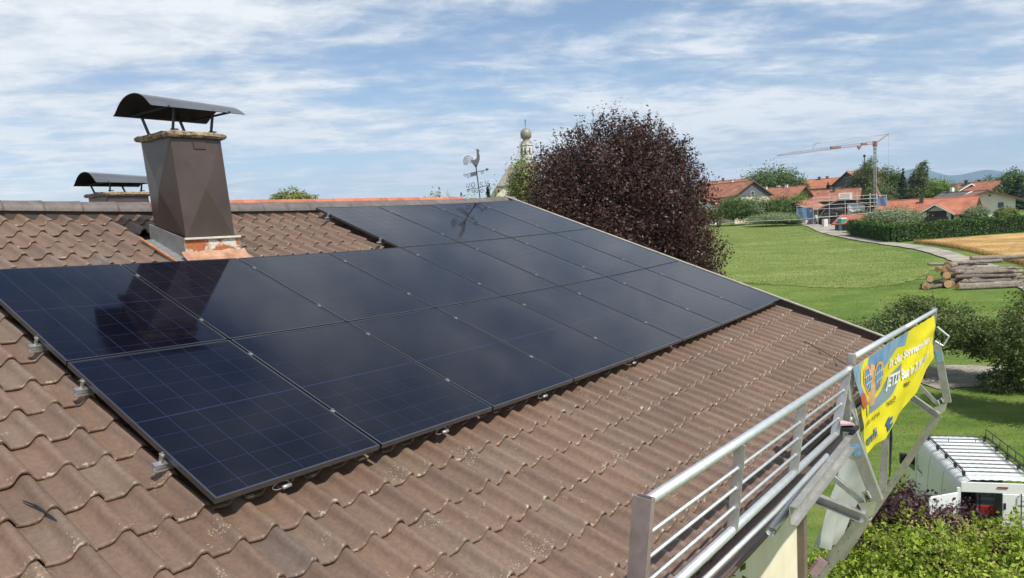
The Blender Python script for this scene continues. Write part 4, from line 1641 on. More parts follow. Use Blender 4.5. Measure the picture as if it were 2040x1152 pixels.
def plant(name, label, cat, base, blobs, n, size, m, trunk=None, group=None, per=30, spread=0.16, shell=0.5, up=0.35, bark=None, limbs=6, aspect=0.55, seed=0, extra=None):
    """tree or shrub: blobs are relative to base"""
    base = Vector(base)
    t = thing(name, label, cat, base, group=group)
    P, nr = crown_points(blobs, n, per, spread, shell, up)
    if extra is not None:
        P = np.concatenate([P, extra[0]])
        nr = np.concatenate([nr, extra[1]])
    v, f = leaf_cloud(P + np.array(base), size, nr, aspect=aspect)
    mesh_obj('crown', v, f, m, t)
    b_ = MB()
    r_ = random.Random(seed)
    if trunk:
        th, tr = trunk
        top = Vector((r_.uniform(-.2, .2), r_.uniform(-.2, .2), th))
        b_.tube([base + Vector((0, 0, -0.3)), base + top * 0.5, base + top], [tr * 1.25, tr, tr * 0.75], 9)
        for k_ in range(limbs):
            bl = blobs[k_ % len(blobs)]
            e = base + Vector((bl[0] + r_.uniform(-.55, .55) * bl[3], bl[1] + r_.uniform(-.55, .55) * bl[4], bl[2] + r_.uniform(-0.1, .6) * bl[5]))
            s = base + top * r_.uniform(0.75, 1.0)
            mid_ = s * 0.5 + e * 0.5 + Vector((r_.uniform(-.2, .2) * bl[3], r_.uniform(-.2, .2) * bl[4], 0.05 * bl[5]))
            b_.tube([s, mid_, e], [tr * 0.55, tr * 0.36, tr * 0.1], 6)
    else:
        for k_ in range(limbs):
            bl = blobs[k_ % len(blobs)]
            e = base + Vector((bl[0] + r_.uniform(-.7, .7) * bl[3], bl[1] + r_.uniform(-.7, .7) * bl[4], bl[2] + r_.uniform(0.1, .8) * bl[5]))
            s = base + Vector((bl[0] * 0.6 + r_.uniform(-.2, .2) * bl[3], bl[1] * 0.6 + r_.uniform(-.2, .2) * bl[4], -0.1))
            b_.tube([s, s * 0.5 + e * 0.5 + Vector((0, 0, 0.1)), e], [0.035, 0.025, 0.008], 5)
    b_.build('trunk' if trunk else 'stem', bark or m_bark, t, smooth=True)
    return t


# ------------------------------------------------------------------ near garden
m_lf_beech = leafmat('copper_beech_leaf', (0.015, 0.008, 0.008), (0.095, 0.046, 0.038), 0.25, 0.42)
m_lf_fruit = leafmat('fruit_tree_leaf', (0.045, 0.075, 0.020), (0.16, 0.20, 0.065), 0.3)
m_lf_shrub = leafmat('shrub_leaf', (0.10, 0.17, 0.018), (0.36, 0.43, 0.06), 0.4)
m_lf_shrub2 = leafmat('shrub_tip_leaf', (0.20, 0.19, 0.05), (0.36, 0.30, 0.11), 0.3)
m_lf_purple = leafmat('purple_shrub_leaf', (0.025, 0.010, 0.014), (0.095, 0.040, 0.050), 0.2)
m_lf_oak = leafmat('broadleaf', (0.034, 0.072, 0.018), (0.12, 0.19, 0.045), 0.3)
m_lf_lime = leafmat('bright_leaf', (0.085, 0.15, 0.025), (0.19, 0.27, 0.05), 0.3)
m_lf_birch = leafmat('birch_leaf', (0.060, 0.085, 0.030), (0.135, 0.165, 0.060), 0.25)
m_lf_silver = leafmat('silver_leaf', (0.10, 0.14, 0.07), (0.26, 0.31, 0.17), 0.25)
m_lf_fir = leafmat('conifer_needle', (0.012, 0.028, 0.014), (0.035, 0.065, 0.030), 0.08)
m_lf_hedge = leafmat('thuja_leaf', (0.030, 0.075, 0.016), (0.085, 0.155, 0.032), 0.2)
m_lf_olive = leafmat('olive_leaf', (0.11, 0.14, 0.035), (0.25, 0.27, 0.08), 0.3)

# copper beech behind the gable
bb = [(0, 0, 9.2, 5.4, 5.4, 5.6), (-2.2, 2.8, 7.2, 3.5, 3.5, 3.6), (2.3, -2.6, 7.6, 3.6, 3.7, 4.8), (0.3, -3.2, 9.6, 3.2, 3.0, 4.0), (0.2, -0.2, 11.0, 3.4, 3.4, 4.0), (3.2, -3.6, 5.2, 2.8, 2.9, 2.8),
      (1.6, -1.9, 11.2, 2.6, 2.6, 3.6), (-3.2, 4.0, 6.2, 2.6, 2.8, 2.6), (-2.2, -1.4, 5.4, 3.6, 3.6, 3.6), (-1.6, 1.9, 10.2, 2.2, 2.2, 3.0)]
# upright shoots along the top
ex, en = [], []
for k_ in range(1100):
    bl = bb[RNG.integers(0, len(bb))]
    d = RNG.normal(size=3)
    d[2] = abs(d[2]) * 0.9
    d /= np.linalg.norm(d)
    s = np.array(bl[:3]) + d * np.array(bl[3:6]) * 0.97
    ln = 0.4 + 1.0 * RNG.random()
    dirv = np.array([d[0] * 0.45, d[1] * 0.45, 0.9])
    q = RNG.random(26)[:, None]
    ex.append(s + dirv * ln * q + RNG.normal(size=(26, 3)) * 0.075)
    en.append(np.repeat(d[None] * 0.6, 26, 0))
plant('copper_beech', 'large dark copper beech tree rising behind the far roof edge', 'tree', (39.8, 15.5, 0.7), bb, 200000, 0.172, m_lf_beech, (5.5, 0.42), per=95, spread=0.105, shell=0.58, up=0.5, limbs=14, aspect=0.45, seed=5,
      extra=(np.concatenate(ex), np.concatenate(en)))

# two small fruit trees by the gravel drive
plant('fruit_tree', 'spreading fruit tree with open crown behind the banner, beside the gravel drive', 'tree', (42.3, -2.2, 0.1),
      [(0, 0, 3.1, 2.5, 2.5, 1.25), (-1.6, 1.8, 2.5, 1.8, 1.8, 1.15), (1.0, -1.7, 2.6, 1.8, 1.7, 1.25), (1.1, -2.6, 2.0, 1.2, 1.1, 1.0), (-0.3, 0.2, 3.9, 1.3, 1.3, 0.8)], 26000, 0.13, m_lf_fruit, (1.5, 0.11), per=26, spread=0.13, shell=0.35, limbs=12, seed=2)
plant('fruit_tree', 'dense fruit tree at the right picture edge, beside the gravel drive', 'tree', (42.4, -7.4, 0.05),
      [(0, 0, 3.3, 1.9, 2.0, 1.9), (-1.0, 1.1, 2.5, 1.4, 1.4, 1.5), (0.7, -0.9, 2.7, 1.9, 1.9, 1.8), (-0.7, 0.5, 1.3, 1.3, 1.3, 1.0)], 22000, 0.13, m_lf_fruit, (1.3, 0.12), per=26, spread=0.13, shell=0.4, limbs=10, seed=3)
plant('fruit_tree', 'leafy tree cut off by the right picture edge, shading the lawn', 'tree', (36.6, -9.0, 0.0),
      [(0, 0, 4.6, 1.9, 1.9, 2.2), (-0.9, 0.7, 3.4, 1.4, 1.4, 1.5), (0.9, 0.8, 5.6, 1.5, 1.5, 1.6), (0.4, -1.2, 3.8, 1.7, 1.7, 1.7)], 24000, 0.14, m_lf_fruit, (2.2, 0.16), per=26, spread=0.13, shell=0.4, limbs=10, seed=13)
plant('low_bush', 'low dark bush under the right-hand fruit tree', 'bush', (41.3, -5.6, 0.0), [(0, 0, 0.5, 0.9, 0.9, 0.7), (0.8, -0.9, 0.5, 0.8, 0.8, 0.6)], 3500, 0.12, m_lf_fruit, None, limbs=5)
b = MB().tube([(44.6, -2.6, 0.2), (44.6, -2.62, 1.5)], 0.03, 6).build('stake', m_bark, None)
tag(b, 'thin wooden stake beside the gravel drive', 'stake')

# big yellow-green shrub filling the lower right corner, purple shrub behind it
sh = [(0, 0, 0.9, 1.7, 1.6, 1.35), (1.5, -1.6, 0.8, 1.5, 1.5, 1.25), (-1.6, 0.9, 0.6, 1.5, 1.5, 1.2), (2.3, -3.0, 0.55, 1.4, 1.5, 1.15), (-0.8, -1.5, 0.6, 1.6, 1.6, 1.25), (0.8, -3.0, 0.5, 1.6, 1.6, 1.2), (-2.6, 1.7, 0.2, 1.2, 1.3, 1.1)]
ex, en = [], []
for k_ in range(170):
    bl = sh[RNG.integers(0, len(sh))]
    d = RNG.normal(size=3)
    d[2] = abs(d[2]) + 0.3
    d /= np.linalg.norm(d)
    s = np.array(bl[:3]) + d * np.array(bl[3:6]) * 0.9
    ln = 0.25 + 0.5 * RNG.random()
    q = RNG.random(22)[:, None]
    ex.append(s + np.array([d[0] * .7, d[1] * .7, 0.7]) * ln * q + RNG.normal(size=(22, 3)) * 0.04)
    en.append(np.repeat(d[None], 22, 0))
plant('garden_shrub', 'large yellow-green shrub in the lower right corner, below the bracket', 'shrub', (16.3, -5.7, 0.0), [(x, y, z, a, c, e) for x, y, z, a, c, e in sh], 56000, 0.105, m_lf_shrub, None, per=34, spread=0.075, shell=0.66, up=0.9, limbs=26, seed=8,
      extra=(np.concatenate(ex), np.concatenate(en)))
gs = bpy.data.objects['garden_shrub']
rs_ = random.Random(31)
sv = MB()
for k_ in range(46):
    bl = sh[rs_.randrange(len(sh))]
    a = rs_.uniform(0, 6.28)
    st0 = Vector((16.3 + bl[0] + 0.5 * bl[3] * math.cos(a), -5.7 + bl[1] + 0.5 * bl[4] * math.sin(a), bl[2] + bl[5] * 0.72))
    o1 = Vector((math.cos(a) * rs_.uniform(.2, .5), math.sin(a) * rs_.uniform(.2, .5), rs_.uniform(.15, .45)))
    sv.tube([st0, st0 + o1 * 0.6 + Vector((0, 0, .12)), st0 + o1 * 1.3 + Vector((0, 0, -.02))], [0.009, 0.007, 0.003], 5)
sv.build('shoot', mat('green_shoot', (0.30, 0.30, 0.09), 0.6), gs)['kind'] = 'stuff'
P, nr = crown_points([(16.9, -6.2, 1.7, 1.6, 1.5, 0.5), (17.9, -7.6, 1.45, 1.3, 1.3, 0.45)], 1700, 12, 0.10, 0.8)
v, f = leaf_cloud(P, 0.07, nr)
o = mesh_obj('shrub_blossom', v, f, m_lf_shrub2)
o['kind'] = 'stuff'
tag(o, 'pale brownish seed heads on top of the yellow-green shrub', 'seed heads')
plant('purple_shrub', 'dark purple-leaved shrub between the green shrub and the van', 'shrub', (18.25, -5.1, 0.0),
      [(0, 0, 1.6, 1.1, 1.0, 0.95), (0.7, -0.9, 1.35, 0.9, 0.9, 0.8), (-0.7, 0.6, 1.25, 0.9, 0.9, 0.8), (1.2, -1.8, 0.9, 0.9, 0.8, 0.75)], 16000, 0.085, m_lf_purple, None, per=20, spread=0.12, shell=0.45, up=0.6, limbs=20, seed=4)
plant('purple_shrub', 'small purple-leaved shrub in front of the open van doors', 'shrub', (18.7, -7.1, 0.0), [(0, 0, 0.95, 0.7, 0.8, 0.5), (0.3, -0.8, 0.8, 0.6, 0.7, 0.45)], 5000, 0.08, m_lf_purple, None, per=20, spread=0.12, limbs=8, seed=14)
plant('climbing_vine', 'leafy vine climbing the cream wall under the eaves', 'vine', (4.95, -5.72, 3.75), [(0, 0, 1.75, 0.55, 0.14, 0.42), (0.45, -0.02, 1.35, 0.5, 0.14, 0.5), (-0.5, 0, 1.5, 0.45, 0.14, 0.5), (1.1, 0, 1.15, 0.3, 0.12, 0.4), (0, 0, 0.3, 0.6, 0.12, 1.0)], 420, 0.13, m_lf_fruit, None, per=6, spread=0.3, shell=0.2, limbs=9, seed=6, aspect=0.65)
# ------------------------------------------------------------------ the white van
def van():
    t = thing('delivery_van', 'white high-roof van with black roof rack and open rear door', 'van', (19.55, -7.10, 0.0), R(22.8), local=True)
    mw = mat('van_white_paint', (0.74, 0.77, 0.75), 0.28, coat=0.4, var=0.03, vscale=2)
    mk = mat('black_plastic', (0.018, 0.018, 0.02), 0.5)
    mrub = mat('tyre_rubber', (0.02, 0.02, 0.02), 0.85)
    sec = [(0.97, 0.38), (1.01, 0.75), (1.02, 1.15), (1.015, 1.22), (1.00, 1.26), (0.985, 1.75), (0.955, 2.12), (0.92, 2.33), (0.84, 2.46), (0.70, 2.515)]
    xs = np.linspace(0, 3.7, 14)
    b_ = MB()
    b_.grid([(x, y, z) for x in xs for y, z in sec], len(sec), len(xs))
    b_.build('side_panel', mw, t, smooth=True)
    # right side, with the sliding door pushed open
    for xa, xb, za, zb in ((0.0, 1.3, 0, 10), (2.75, 3.7, 0, 10)):
        b_ = MB()
        b_.grid([(x, -y, z) for x in np.linspace(xa, xb, 6) for y, z in reversed(sec)], len(sec), 6)
        b_.build('side_panel', mw, t, smooth=True)
    MB().grid([(x, -y, z) for x in (1.3, 2.75) for y, z in reversed(sec[6:])], 4, 2).build('door_header', mw, t, smooth=True)
    # ribbed roof
    pts = []
    ys = np.linspace(-0.70, 0.70, 29)
    for x in np.linspace(0, 3.9, 12):
        for i, y in enumerate(ys):
            pts.append((x, y, 2.515 + 0.012 + (0.012 if (i // 2) % 2 else 0) + 0.02 * (1 - (y / 0.7) ** 2) - (0.04 if x > 3.75 else 0)))
    MB().grid(pts, 29, 12).build('roof', mw, t)
    # cab
    cab = []
    secs = [(3.7, 1.0, 2.515, 1.0), (4.05, 0.985, 2.40, 0.97), (4.45, 0.96, 1.98, 0.96), (4.75, 0.95, 1.60, 0.95), (5.15, 0.92, 1.22, 0.92), (5.38, 0.85, 0.92, 0.86)]
    full = sec + [(-y, z) for y, z in reversed(sec)]
    for x, wy, top, wz in secs:
        for y, z in full:
            zz = 0.38 + (z - 0.38) * (top - 0.38) / (2.515 - 0.38)
            cab.append((x, y * wy, zz))
    b_ = MB().grid(cab, len(full), len(secs))
    k_ = (len(secs) - 1) * len(full)
    b_.f.append(tuple(k_ + i for i in range(len(full))))
    b_.build('cab', mw, t, smooth=True)
    for s in (-1, 1):
        MB().prism([(3.86, s * 0.995, 1.42), (4.60, s * 0.985, 1.34), (4.52, s * 0.94, 1.72), (4.20, s * 0.92, 2.06), (3.90, s * 0.93, 2.10)], (0, s * 0.012, 0)).build('side_window', m_glass, t)
        mr = MB().box((4.42, s * 1.17, 1.62), (0.14, 0.20, 0.34)).box((4.40, s * 1.05, 1.50), (0.06, 0.14, 0.06)).build('mirror', mk, t, bevel=0.02)
        for xw in (0.85, 4.35):
            w = MB().lathe([(0.20, -0.11), (0.33, -0.11), (0.345, -0.06), (0.345, 0.06), (0.33, 0.11), (0.20, 0.11)], (xw, s * 0.92, 0.345), 24, Matrix.Rotation(R(90), 3, 'X')).build('wheel', mrub, t, smooth=True)
            MB().lathe([(0.0, -0.06), (0.12, -0.07), (0.19, -0.04), (0.205, -0.1)], (xw, s * 0.93, 0.345), 18, Matrix.Rotation(R(90) * s, 3, 'X')).build('rim', m_alu, w, smooth=True)
    MB().prism([(4.12, -0.80, 2.36), (4.12, 0.80, 2.36), (4.80, 0.86, 1.56), (4.80, -0.86, 1.56)], (0.02, 0, 0.02)).build('windscreen', m_glass, t)
    # rear frame
    b_ = MB()
    b_.box((0.02, 0.955, 1.35), (0.05, 0.09, 1.95)).box((0.02, -0.955, 1.35), (0.05, 0.09, 1.95)).box((0.015, 0, 2.345), (0.05, 1.82, 0.26)).box((0.0, 0, 0.44), (0.08, 1.9, 0.14))
    b_.build('rear_frame', mw, t, bevel=0.01)
    MB().box((-0.02, -0.02, 2.37), (0.03, 0.24, 0.035)).build('brake_light', mat('brake_light_red', (0.30, 0.015, 0.03), 0.25), t, bevel=0.006)
    MB().box((1.85, 0, 0.50), (3.6, 1.86, 0.04)).build('load_floor', mk, t)
    MB().box((3.6, 0, 1.45), (0.03, 1.86, 1.9)).build('bulkhead', mat('bulkhead_grey', (0.06, 0.065, 0.07), 0.7), t)
    sh_ = MB()
    for z in (0.9, 1.58, 1.95):
        sh_.box((0.75, 0.66, z), (1.2, 0.5, 0.025))
    sh_.box((0.45, 0.30, 1.58), (0.6, 0.30, 0.025))
    for x in (0.16, 1.34):
        sh_.box((x, 0.43, 1.3), (0.03, 0.03, 1.6)).box((x, 0.88, 1.3), (0.03, 0.03, 1.6))
    sh_.box((0.75, 0.70, 1.75), (0.9, 0.34, 0.30)).box((0.8, 0.66, 1.1), (1.0, 0.36, 0.34))
    sh_.build('shelf', mk, t)
    # right leaf shut, with the ladder
    d = MB().box((-0.015, -0.46, 1.36), (0.05, 0.90, 1.70)).build('rear_door', mw, t, bevel=0.015)
    d['label'] = 'shut right rear door carrying a black ladder'
    lad = MB()
    for y in (-0.40, -0.76):
        lad.tube([(-0.06, y, 2.22), (-0.10, y, 2.25), (-0.10, y, 0.75), (-0.05, y, 0.72)], 0.014, 7)
    for z in np.arange(0.9, 2.2, 0.29):
        lad.tube([(-0.10, -0.40, z), (-0.10, -0.76, z)], 0.011, 6)
    lad.build('ladder', mk, d)
    MB().box((-0.045, -0.06, 1.9), (0.02, 0.05, 0.16)).build('handle', mk, d)
    # left leaf swung open
    hx, hy = -0.02, 1.0
    dx, dy = -0.50, 0.866
    b_ = MB().beam((hx, hy, 1.36), (hx + dx * 0.90, hy + dy * 0.90, 1.36), 1.70, 0.05, (-dy, dx, 0))
    d2 = b_.build('rear_door', mw, t, bevel=0.015)
    d2['label'] = 'left rear door swung wide open'
    ce = Vector((hx + dx * 0.45, hy + dy * 0.45, 1.78))
    nn_ = Vector((-dy, dx, 0))
    MB().beam(ce - Vector((dx, dy, 0)) * 0.30 + nn_ * 0.022, ce + Vector((dx, dy, 0)) * 0.30 + nn_ * 0.022, 0.20, 0.012, (-dy, dx, 0)).build('door_recess', mat('door_recess_grey', (0.25, 0.26, 0.26), 0.5), d2)
    # roof rack
    rk = MB()
    zr = 2.66
    for y in (0.77, -0.77):
        rk.tube([(0.30, y, zr), (3.46, y, zr)], 0.018, 6)
        rk.tube([(0.30, y, zr + 0.05), (3.46, y, zr + 0.05)], 0.012, 6)
    rack = rk.build('roof_rack', mk, t)
    for k2 in range(11):
        x = 0.30 + 3.16 * k2 / 10
        MB().tube([(x, -0.77, zr - 0.005), (x, 0.77, zr - 0.005)], 0.014, 6).build('crossbar', mk, rack)
    for x in (0.35, 1.0, 1.75, 2.5, 3.4):
        for y in (0.74, -0.74):
            MB().box((x, y, zr - 0.07), (0.09, 0.06, 0.12)).build('foot', mk, rack)
    b_ = MB().tube([(0.30, -0.80, zr + 0.22), (3.46, -0.80, zr + 0.22)], 0.014, 6)
    for x in np.linspace(0.3, 3.46, 7):
        b_.tube([(x, -0.79, zr), (x, -0.80, zr + 0.22)], 0.010, 5)
    b_.build('side_guard', mk, rack)
    for x in (2.9,):
        for y in (0.35, -0.35):
            MB().tube([(x, y, zr), (x - 0.02, y, zr + 0.09), (x - 0.05, y, zr + 0.09)], 0.01, 5).build('stop_peg', mk, rack)
    for s in (1, -1):
        for zz in (1.24,):
            for xa, xb in (((0.05, 3.6),) if s > 0 else ((0.05, 1.28), (2.78, 3.6))):
                MB().beam((xa, s * 1.018, zz), (xb, s * 1.018, zz), 0.012, 0.02).build('side_crease', mw, t)
        for xx in (1.28, 2.50, 3.64):
            if s > 0:
                MB().tube([(xx, y * s + s * 0.001, z) for y, z in sec[1:8]], 0.004, 4).build('panel_seam', mk, t)
        MB().box((2.0, s * 1.02, 0.62), (3.2, 0.03, 0.14)).build('rub_strip', mk, t, bevel=0.008)
        MB().box((-0.012, s * 0.945, 1.15), (0.04, 0.10, 0.62)).build('tail_light', MATS['brake_light_red'], t, bevel=0.01)
    MB().box((-0.05, 0, 0.42), (0.14, 1.94, 0.16)).build('bumper', mk, t, bevel=0.03)
    # small blue maker's print on the side
    lg = MB()
    for k2 in range(5):
        lg.box((3.35 - 0.07 * k2, 1.010 - 0.008 * 0, 1.62), (0.045, 0.004, 0.05))
    lg.box((3.46, 1.010, 1.66), (0.05, 0.004, 0.16))
    lg.build('side_print', mat('print_blue', (0.03, 0.10, 0.28), 0.4), t)
    return t


vn = van()
vrot = Matrix.Rotation(R(22.8), 3, 'Z')
for nm, z0, h, col, lab in (('plastic_crate', 1.60, 0.22, (0.50, 0.03, 0.03), 'red plastic crate at the bottom of the stack inside the van'),
                            ('plastic_crate', 1.825, 0.17, (0.13, 0.13, 0.14), 'lower grey mesh crate inside the van, on the red crate'),
                            ('plastic_crate', 2.0, 0.17, (0.14, 0.14, 0.15), 'topmost grey mesh crate inside the open van')):
    b = MB()
    W_, D_ = 0.40, 0.34
    c0 = Vector((0.33, 0.30, z0))

    def LP(x, y, z):
        q = vrot @ Vector((c0.x + x, c0.y + y, 0))
        return Vector((19.55 + q.x, -7.10 + q.y, z))
    for sx, sy, lx_, ly_ in ((-1, 0, 0.012, W_), (1, 0, 0.012, W_), (0, -1, D_ - .03, 0.012), (0, 1, D_ - .03, 0.012)):
        cx_, cy_ = sx * D_ / 2, sy * W_ / 2
        for zz, hh in ((z0 + 0.02, 0.035), (z0 + h - 0.02, 0.035), (z0 + h / 2, 0.012), (z0 + h * 0.3, 0.008), (z0 + h * 0.7, 0.008)):
            b.box(LP(cx_, cy_, zz), (lx_, ly_, hh), vrot)
        for q in np.linspace(-0.45, 0.45, 9):
            b.box(LP(cx_ + (0 if sx else q * D_), cy_ + (q * W_ if sx else 0), z0 + h / 2), (0.012, 0.012, h - 0.04), vrot)
    b.box(LP(0, 0, z0 + 0.008), (D_ - .03, W_ - .03, 0.01), vrot)
    o = b.build(nm, mat('crate_%d' % int(z0 * 100), col, 0.5), None)
    tag(o, lab, 'crate', 'crates stacked in the van')

# ------------------------------------------------------------------ log pile
m_log = mat('barked_log', (0.13, 0.10, 0.078), 0.9, var=0.5, vscale=5, bump=0.7, bscale=14, objrand=0.35, two=(0.25, 0.215, 0.175))
m_logp = mat('bleached_log', (0.20, 0.17, 0.135), 0.9, var=0.5, vscale=4, bump=0.8, bscale=12, objrand=0.2)
m_cut = mat('fresh_cut_wood', (0.62, 0.31, 0.12), 0.8, var=0.35, vscale=7, two=(0.72, 0.46, 0.22))


def log(c, ang, ln, r, m, label, tilt=0.0, group='logs of the wood pile'):
    d, l, z = c
    p = G(d, l, z)
    a = VIEW_H - R(90) + R(ang)
    dv = Vector((math.cos(a) * math.cos(tilt), math.sin(a) * math.cos(tilt), math.sin(tilt)))
    t = thing('log', label, 'log', p, group=group)
    n = 7
    pts, rs = [], []
    rr = random.Random(int(d * 100 + l * 1000 + z * 77))
    for k_ in range(n):
        q = k_ / (n - 1) - 0.5
        pts.append(p + dv * ln * q + Vector((rr.uniform(-.3, .3), rr.uniform(-.3, .3), rr.uniform(-.2, .2))) * r * 0.6)
        rs.append(r * (1.08 - 0.22 * (k_ / (n - 1))) * rr.uniform(0.93, 1.07))
    MB().tube(pts, rs, 9, cap=False).build('trunk', m, t, smooth=True)
    for e, q in ((pts[0], -1), (pts[-1], 1)):
        rr_ = rs[0] if q < 0 else rs[-1]
        MB().tube([e + dv * q * 0.0, e + dv * q * 0.015], [rr_ * 0.97, rr_ * 0.95], 9).build('cut_end', m_cut, t)


lb = {'thick': 'thick pale log lying along the front foot of the wood pile', 'thin': 'grey weathered pole in the long right part of the wood pile',
      'top': 'pale trunk lying on top at the back of the wood pile', 'cut': 'short thick log with a fresh orange cut end, left end of the wood pile'}
log((63.3, 41.6, 0.28), 3, 6.0, 0.27, m_logp, 'longest bleached log along the front foot of the wood pile')
log((62.9, 41.4, 0.16), -2, 5.6, 0.16, m_logp, 'low pale pole lying in the grass before the wood pile')
log((69.0, 46.8, 1.75), -2, 6.6, 0.24, m_logp, 'pale trunk lying on top at the back of the wood pile, towards the road')
log((68.2, 43.6, 1.55), 4, 4.6, 0.2, m_logp, 'grey trunk on top of the wood pile next to the cut ends')
rr = random.Random(21)
for k_ in range(20):
    z = 0.18 + 0.30 * (k_ // 5) + rr.uniform(-.05, .05)
    log((63.9 + 0.55 * (k_ % 5) + 0.4 * (k_ // 5) + rr.uniform(-.2, .2), 42.6 + rr.uniform(-1.0, 1.6), z), rr.uniform(-12, 10), rr.uniform(4.2, 6.2), rr.uniform(0.10, 0.2), m_log if k_ % 3 else m_logp, ('pale' if k_ % 3 == 0 else 'grey-brown') + ' pole in the %s layer of the wood pile' % ('bottom', 'second', 'third', 'top')[k_ // 5], rr.uniform(-.03, .03))
for k_ in range(22):
    z = 0.25 + 0.06 * k_ + rr.uniform(-.05, .05)
    log((64.0 + 0.22 * k_ + rr.uniform(-.3, .3), 42.0 + rr.uniform(-0.9, 2.0), z), rr.uniform(-22, 20), rr.uniform(2.4, 4.8), rr.uniform(0.07, 0.16), m_log if k_ % 4 else m_logp, 'thin crooked branch lying across the wood pile, %s' % ('low at the front', 'half-way up', 'near the top')[min(2, k_ // 8)], rr.uniform(-.07, .07))
for k_, (d, l, z, an, ln, r) in enumerate(((64.5, 36.6, 0.25, 62, 1.5, 0.30), (64.9, 38.5, 0.28, 75, 1.6, 0.32), (65.2, 39.3, 0.25, 55, 1.7, 0.27), (65.6, 37.6, 0.72, 66, 1.5, 0.27), (66.3, 39.4, 0.85, 70, 1.7, 0.33), (66.9, 39.8, 1.35, 58, 1.6, 0.30),
                                       (66.6, 39.0, 1.35, 48, 1.5, 0.24), (64.2, 37.2, 0.2, 20, 2.2, 0.2), (65.8, 40.2, 0.6, 12, 1.9, 0.22), (67.4, 40.6, 1.5, 35, 1.4, 0.34))):
    log((d, l, z), an, ln, r, m_log, 'short %s log with orange cut end, %s of the left pile end' % ('thick' if r > 0.28 else 'slim', 'at the foot' if z < 0.4 else 'in the middle' if z < 1.0 else 'on top'))

# ------------------------------------------------------------------ village
m_red = mat('red_roof_tiles', (0.27, 0.095, 0.055), 0.8, var=0.4, vscale=0.7, two=(0.40, 0.17, 0.10), bump=0.5, bscale=6)
m_red2 = mat('orange_roof_tiles', (0.36, 0.130, 0.072), 0.8, var=0.38, vscale=0.6, bump=0.5, bscale=6)
m_brn = mat('brown_roof_tiles', (0.24, 0.105, 0.07), 0.8, var=0.3, vscale=1.5, bump=0.5, bscale=6)
m_gry = mat('grey_roof_tiles', (0.115, 0.105, 0.10), 0.8, var=0.3, vscale=1.5, bump=0.5, bscale=6)
m_wht = mat('white_render', (0.66, 0.65, 0.61), 0.9, var=0.1, vscale=0.6)
m_crm = mat('cream_farm_render', (0.60, 0.55, 0.42), 0.9, var=0.12, vscale=0.6)
m_gwood = mat('grey_weathered_boards', (0.125, 0.125, 0.135), 0.9, var=0.35, vscale=2.5)
m_bwood = mat('brown_boards', (0.11, 0.07, 0.05), 0.9, var=0.35, vscale=2.5)
m_lath = mat('new_timber', (0.55, 0.34, 0.17), 0.7, var=0.2, vscale=4)


def dlpx(px, d):
    """lateral metres at depth d for an image pixel column"""
    return d * (px - 1020) / 1460.05


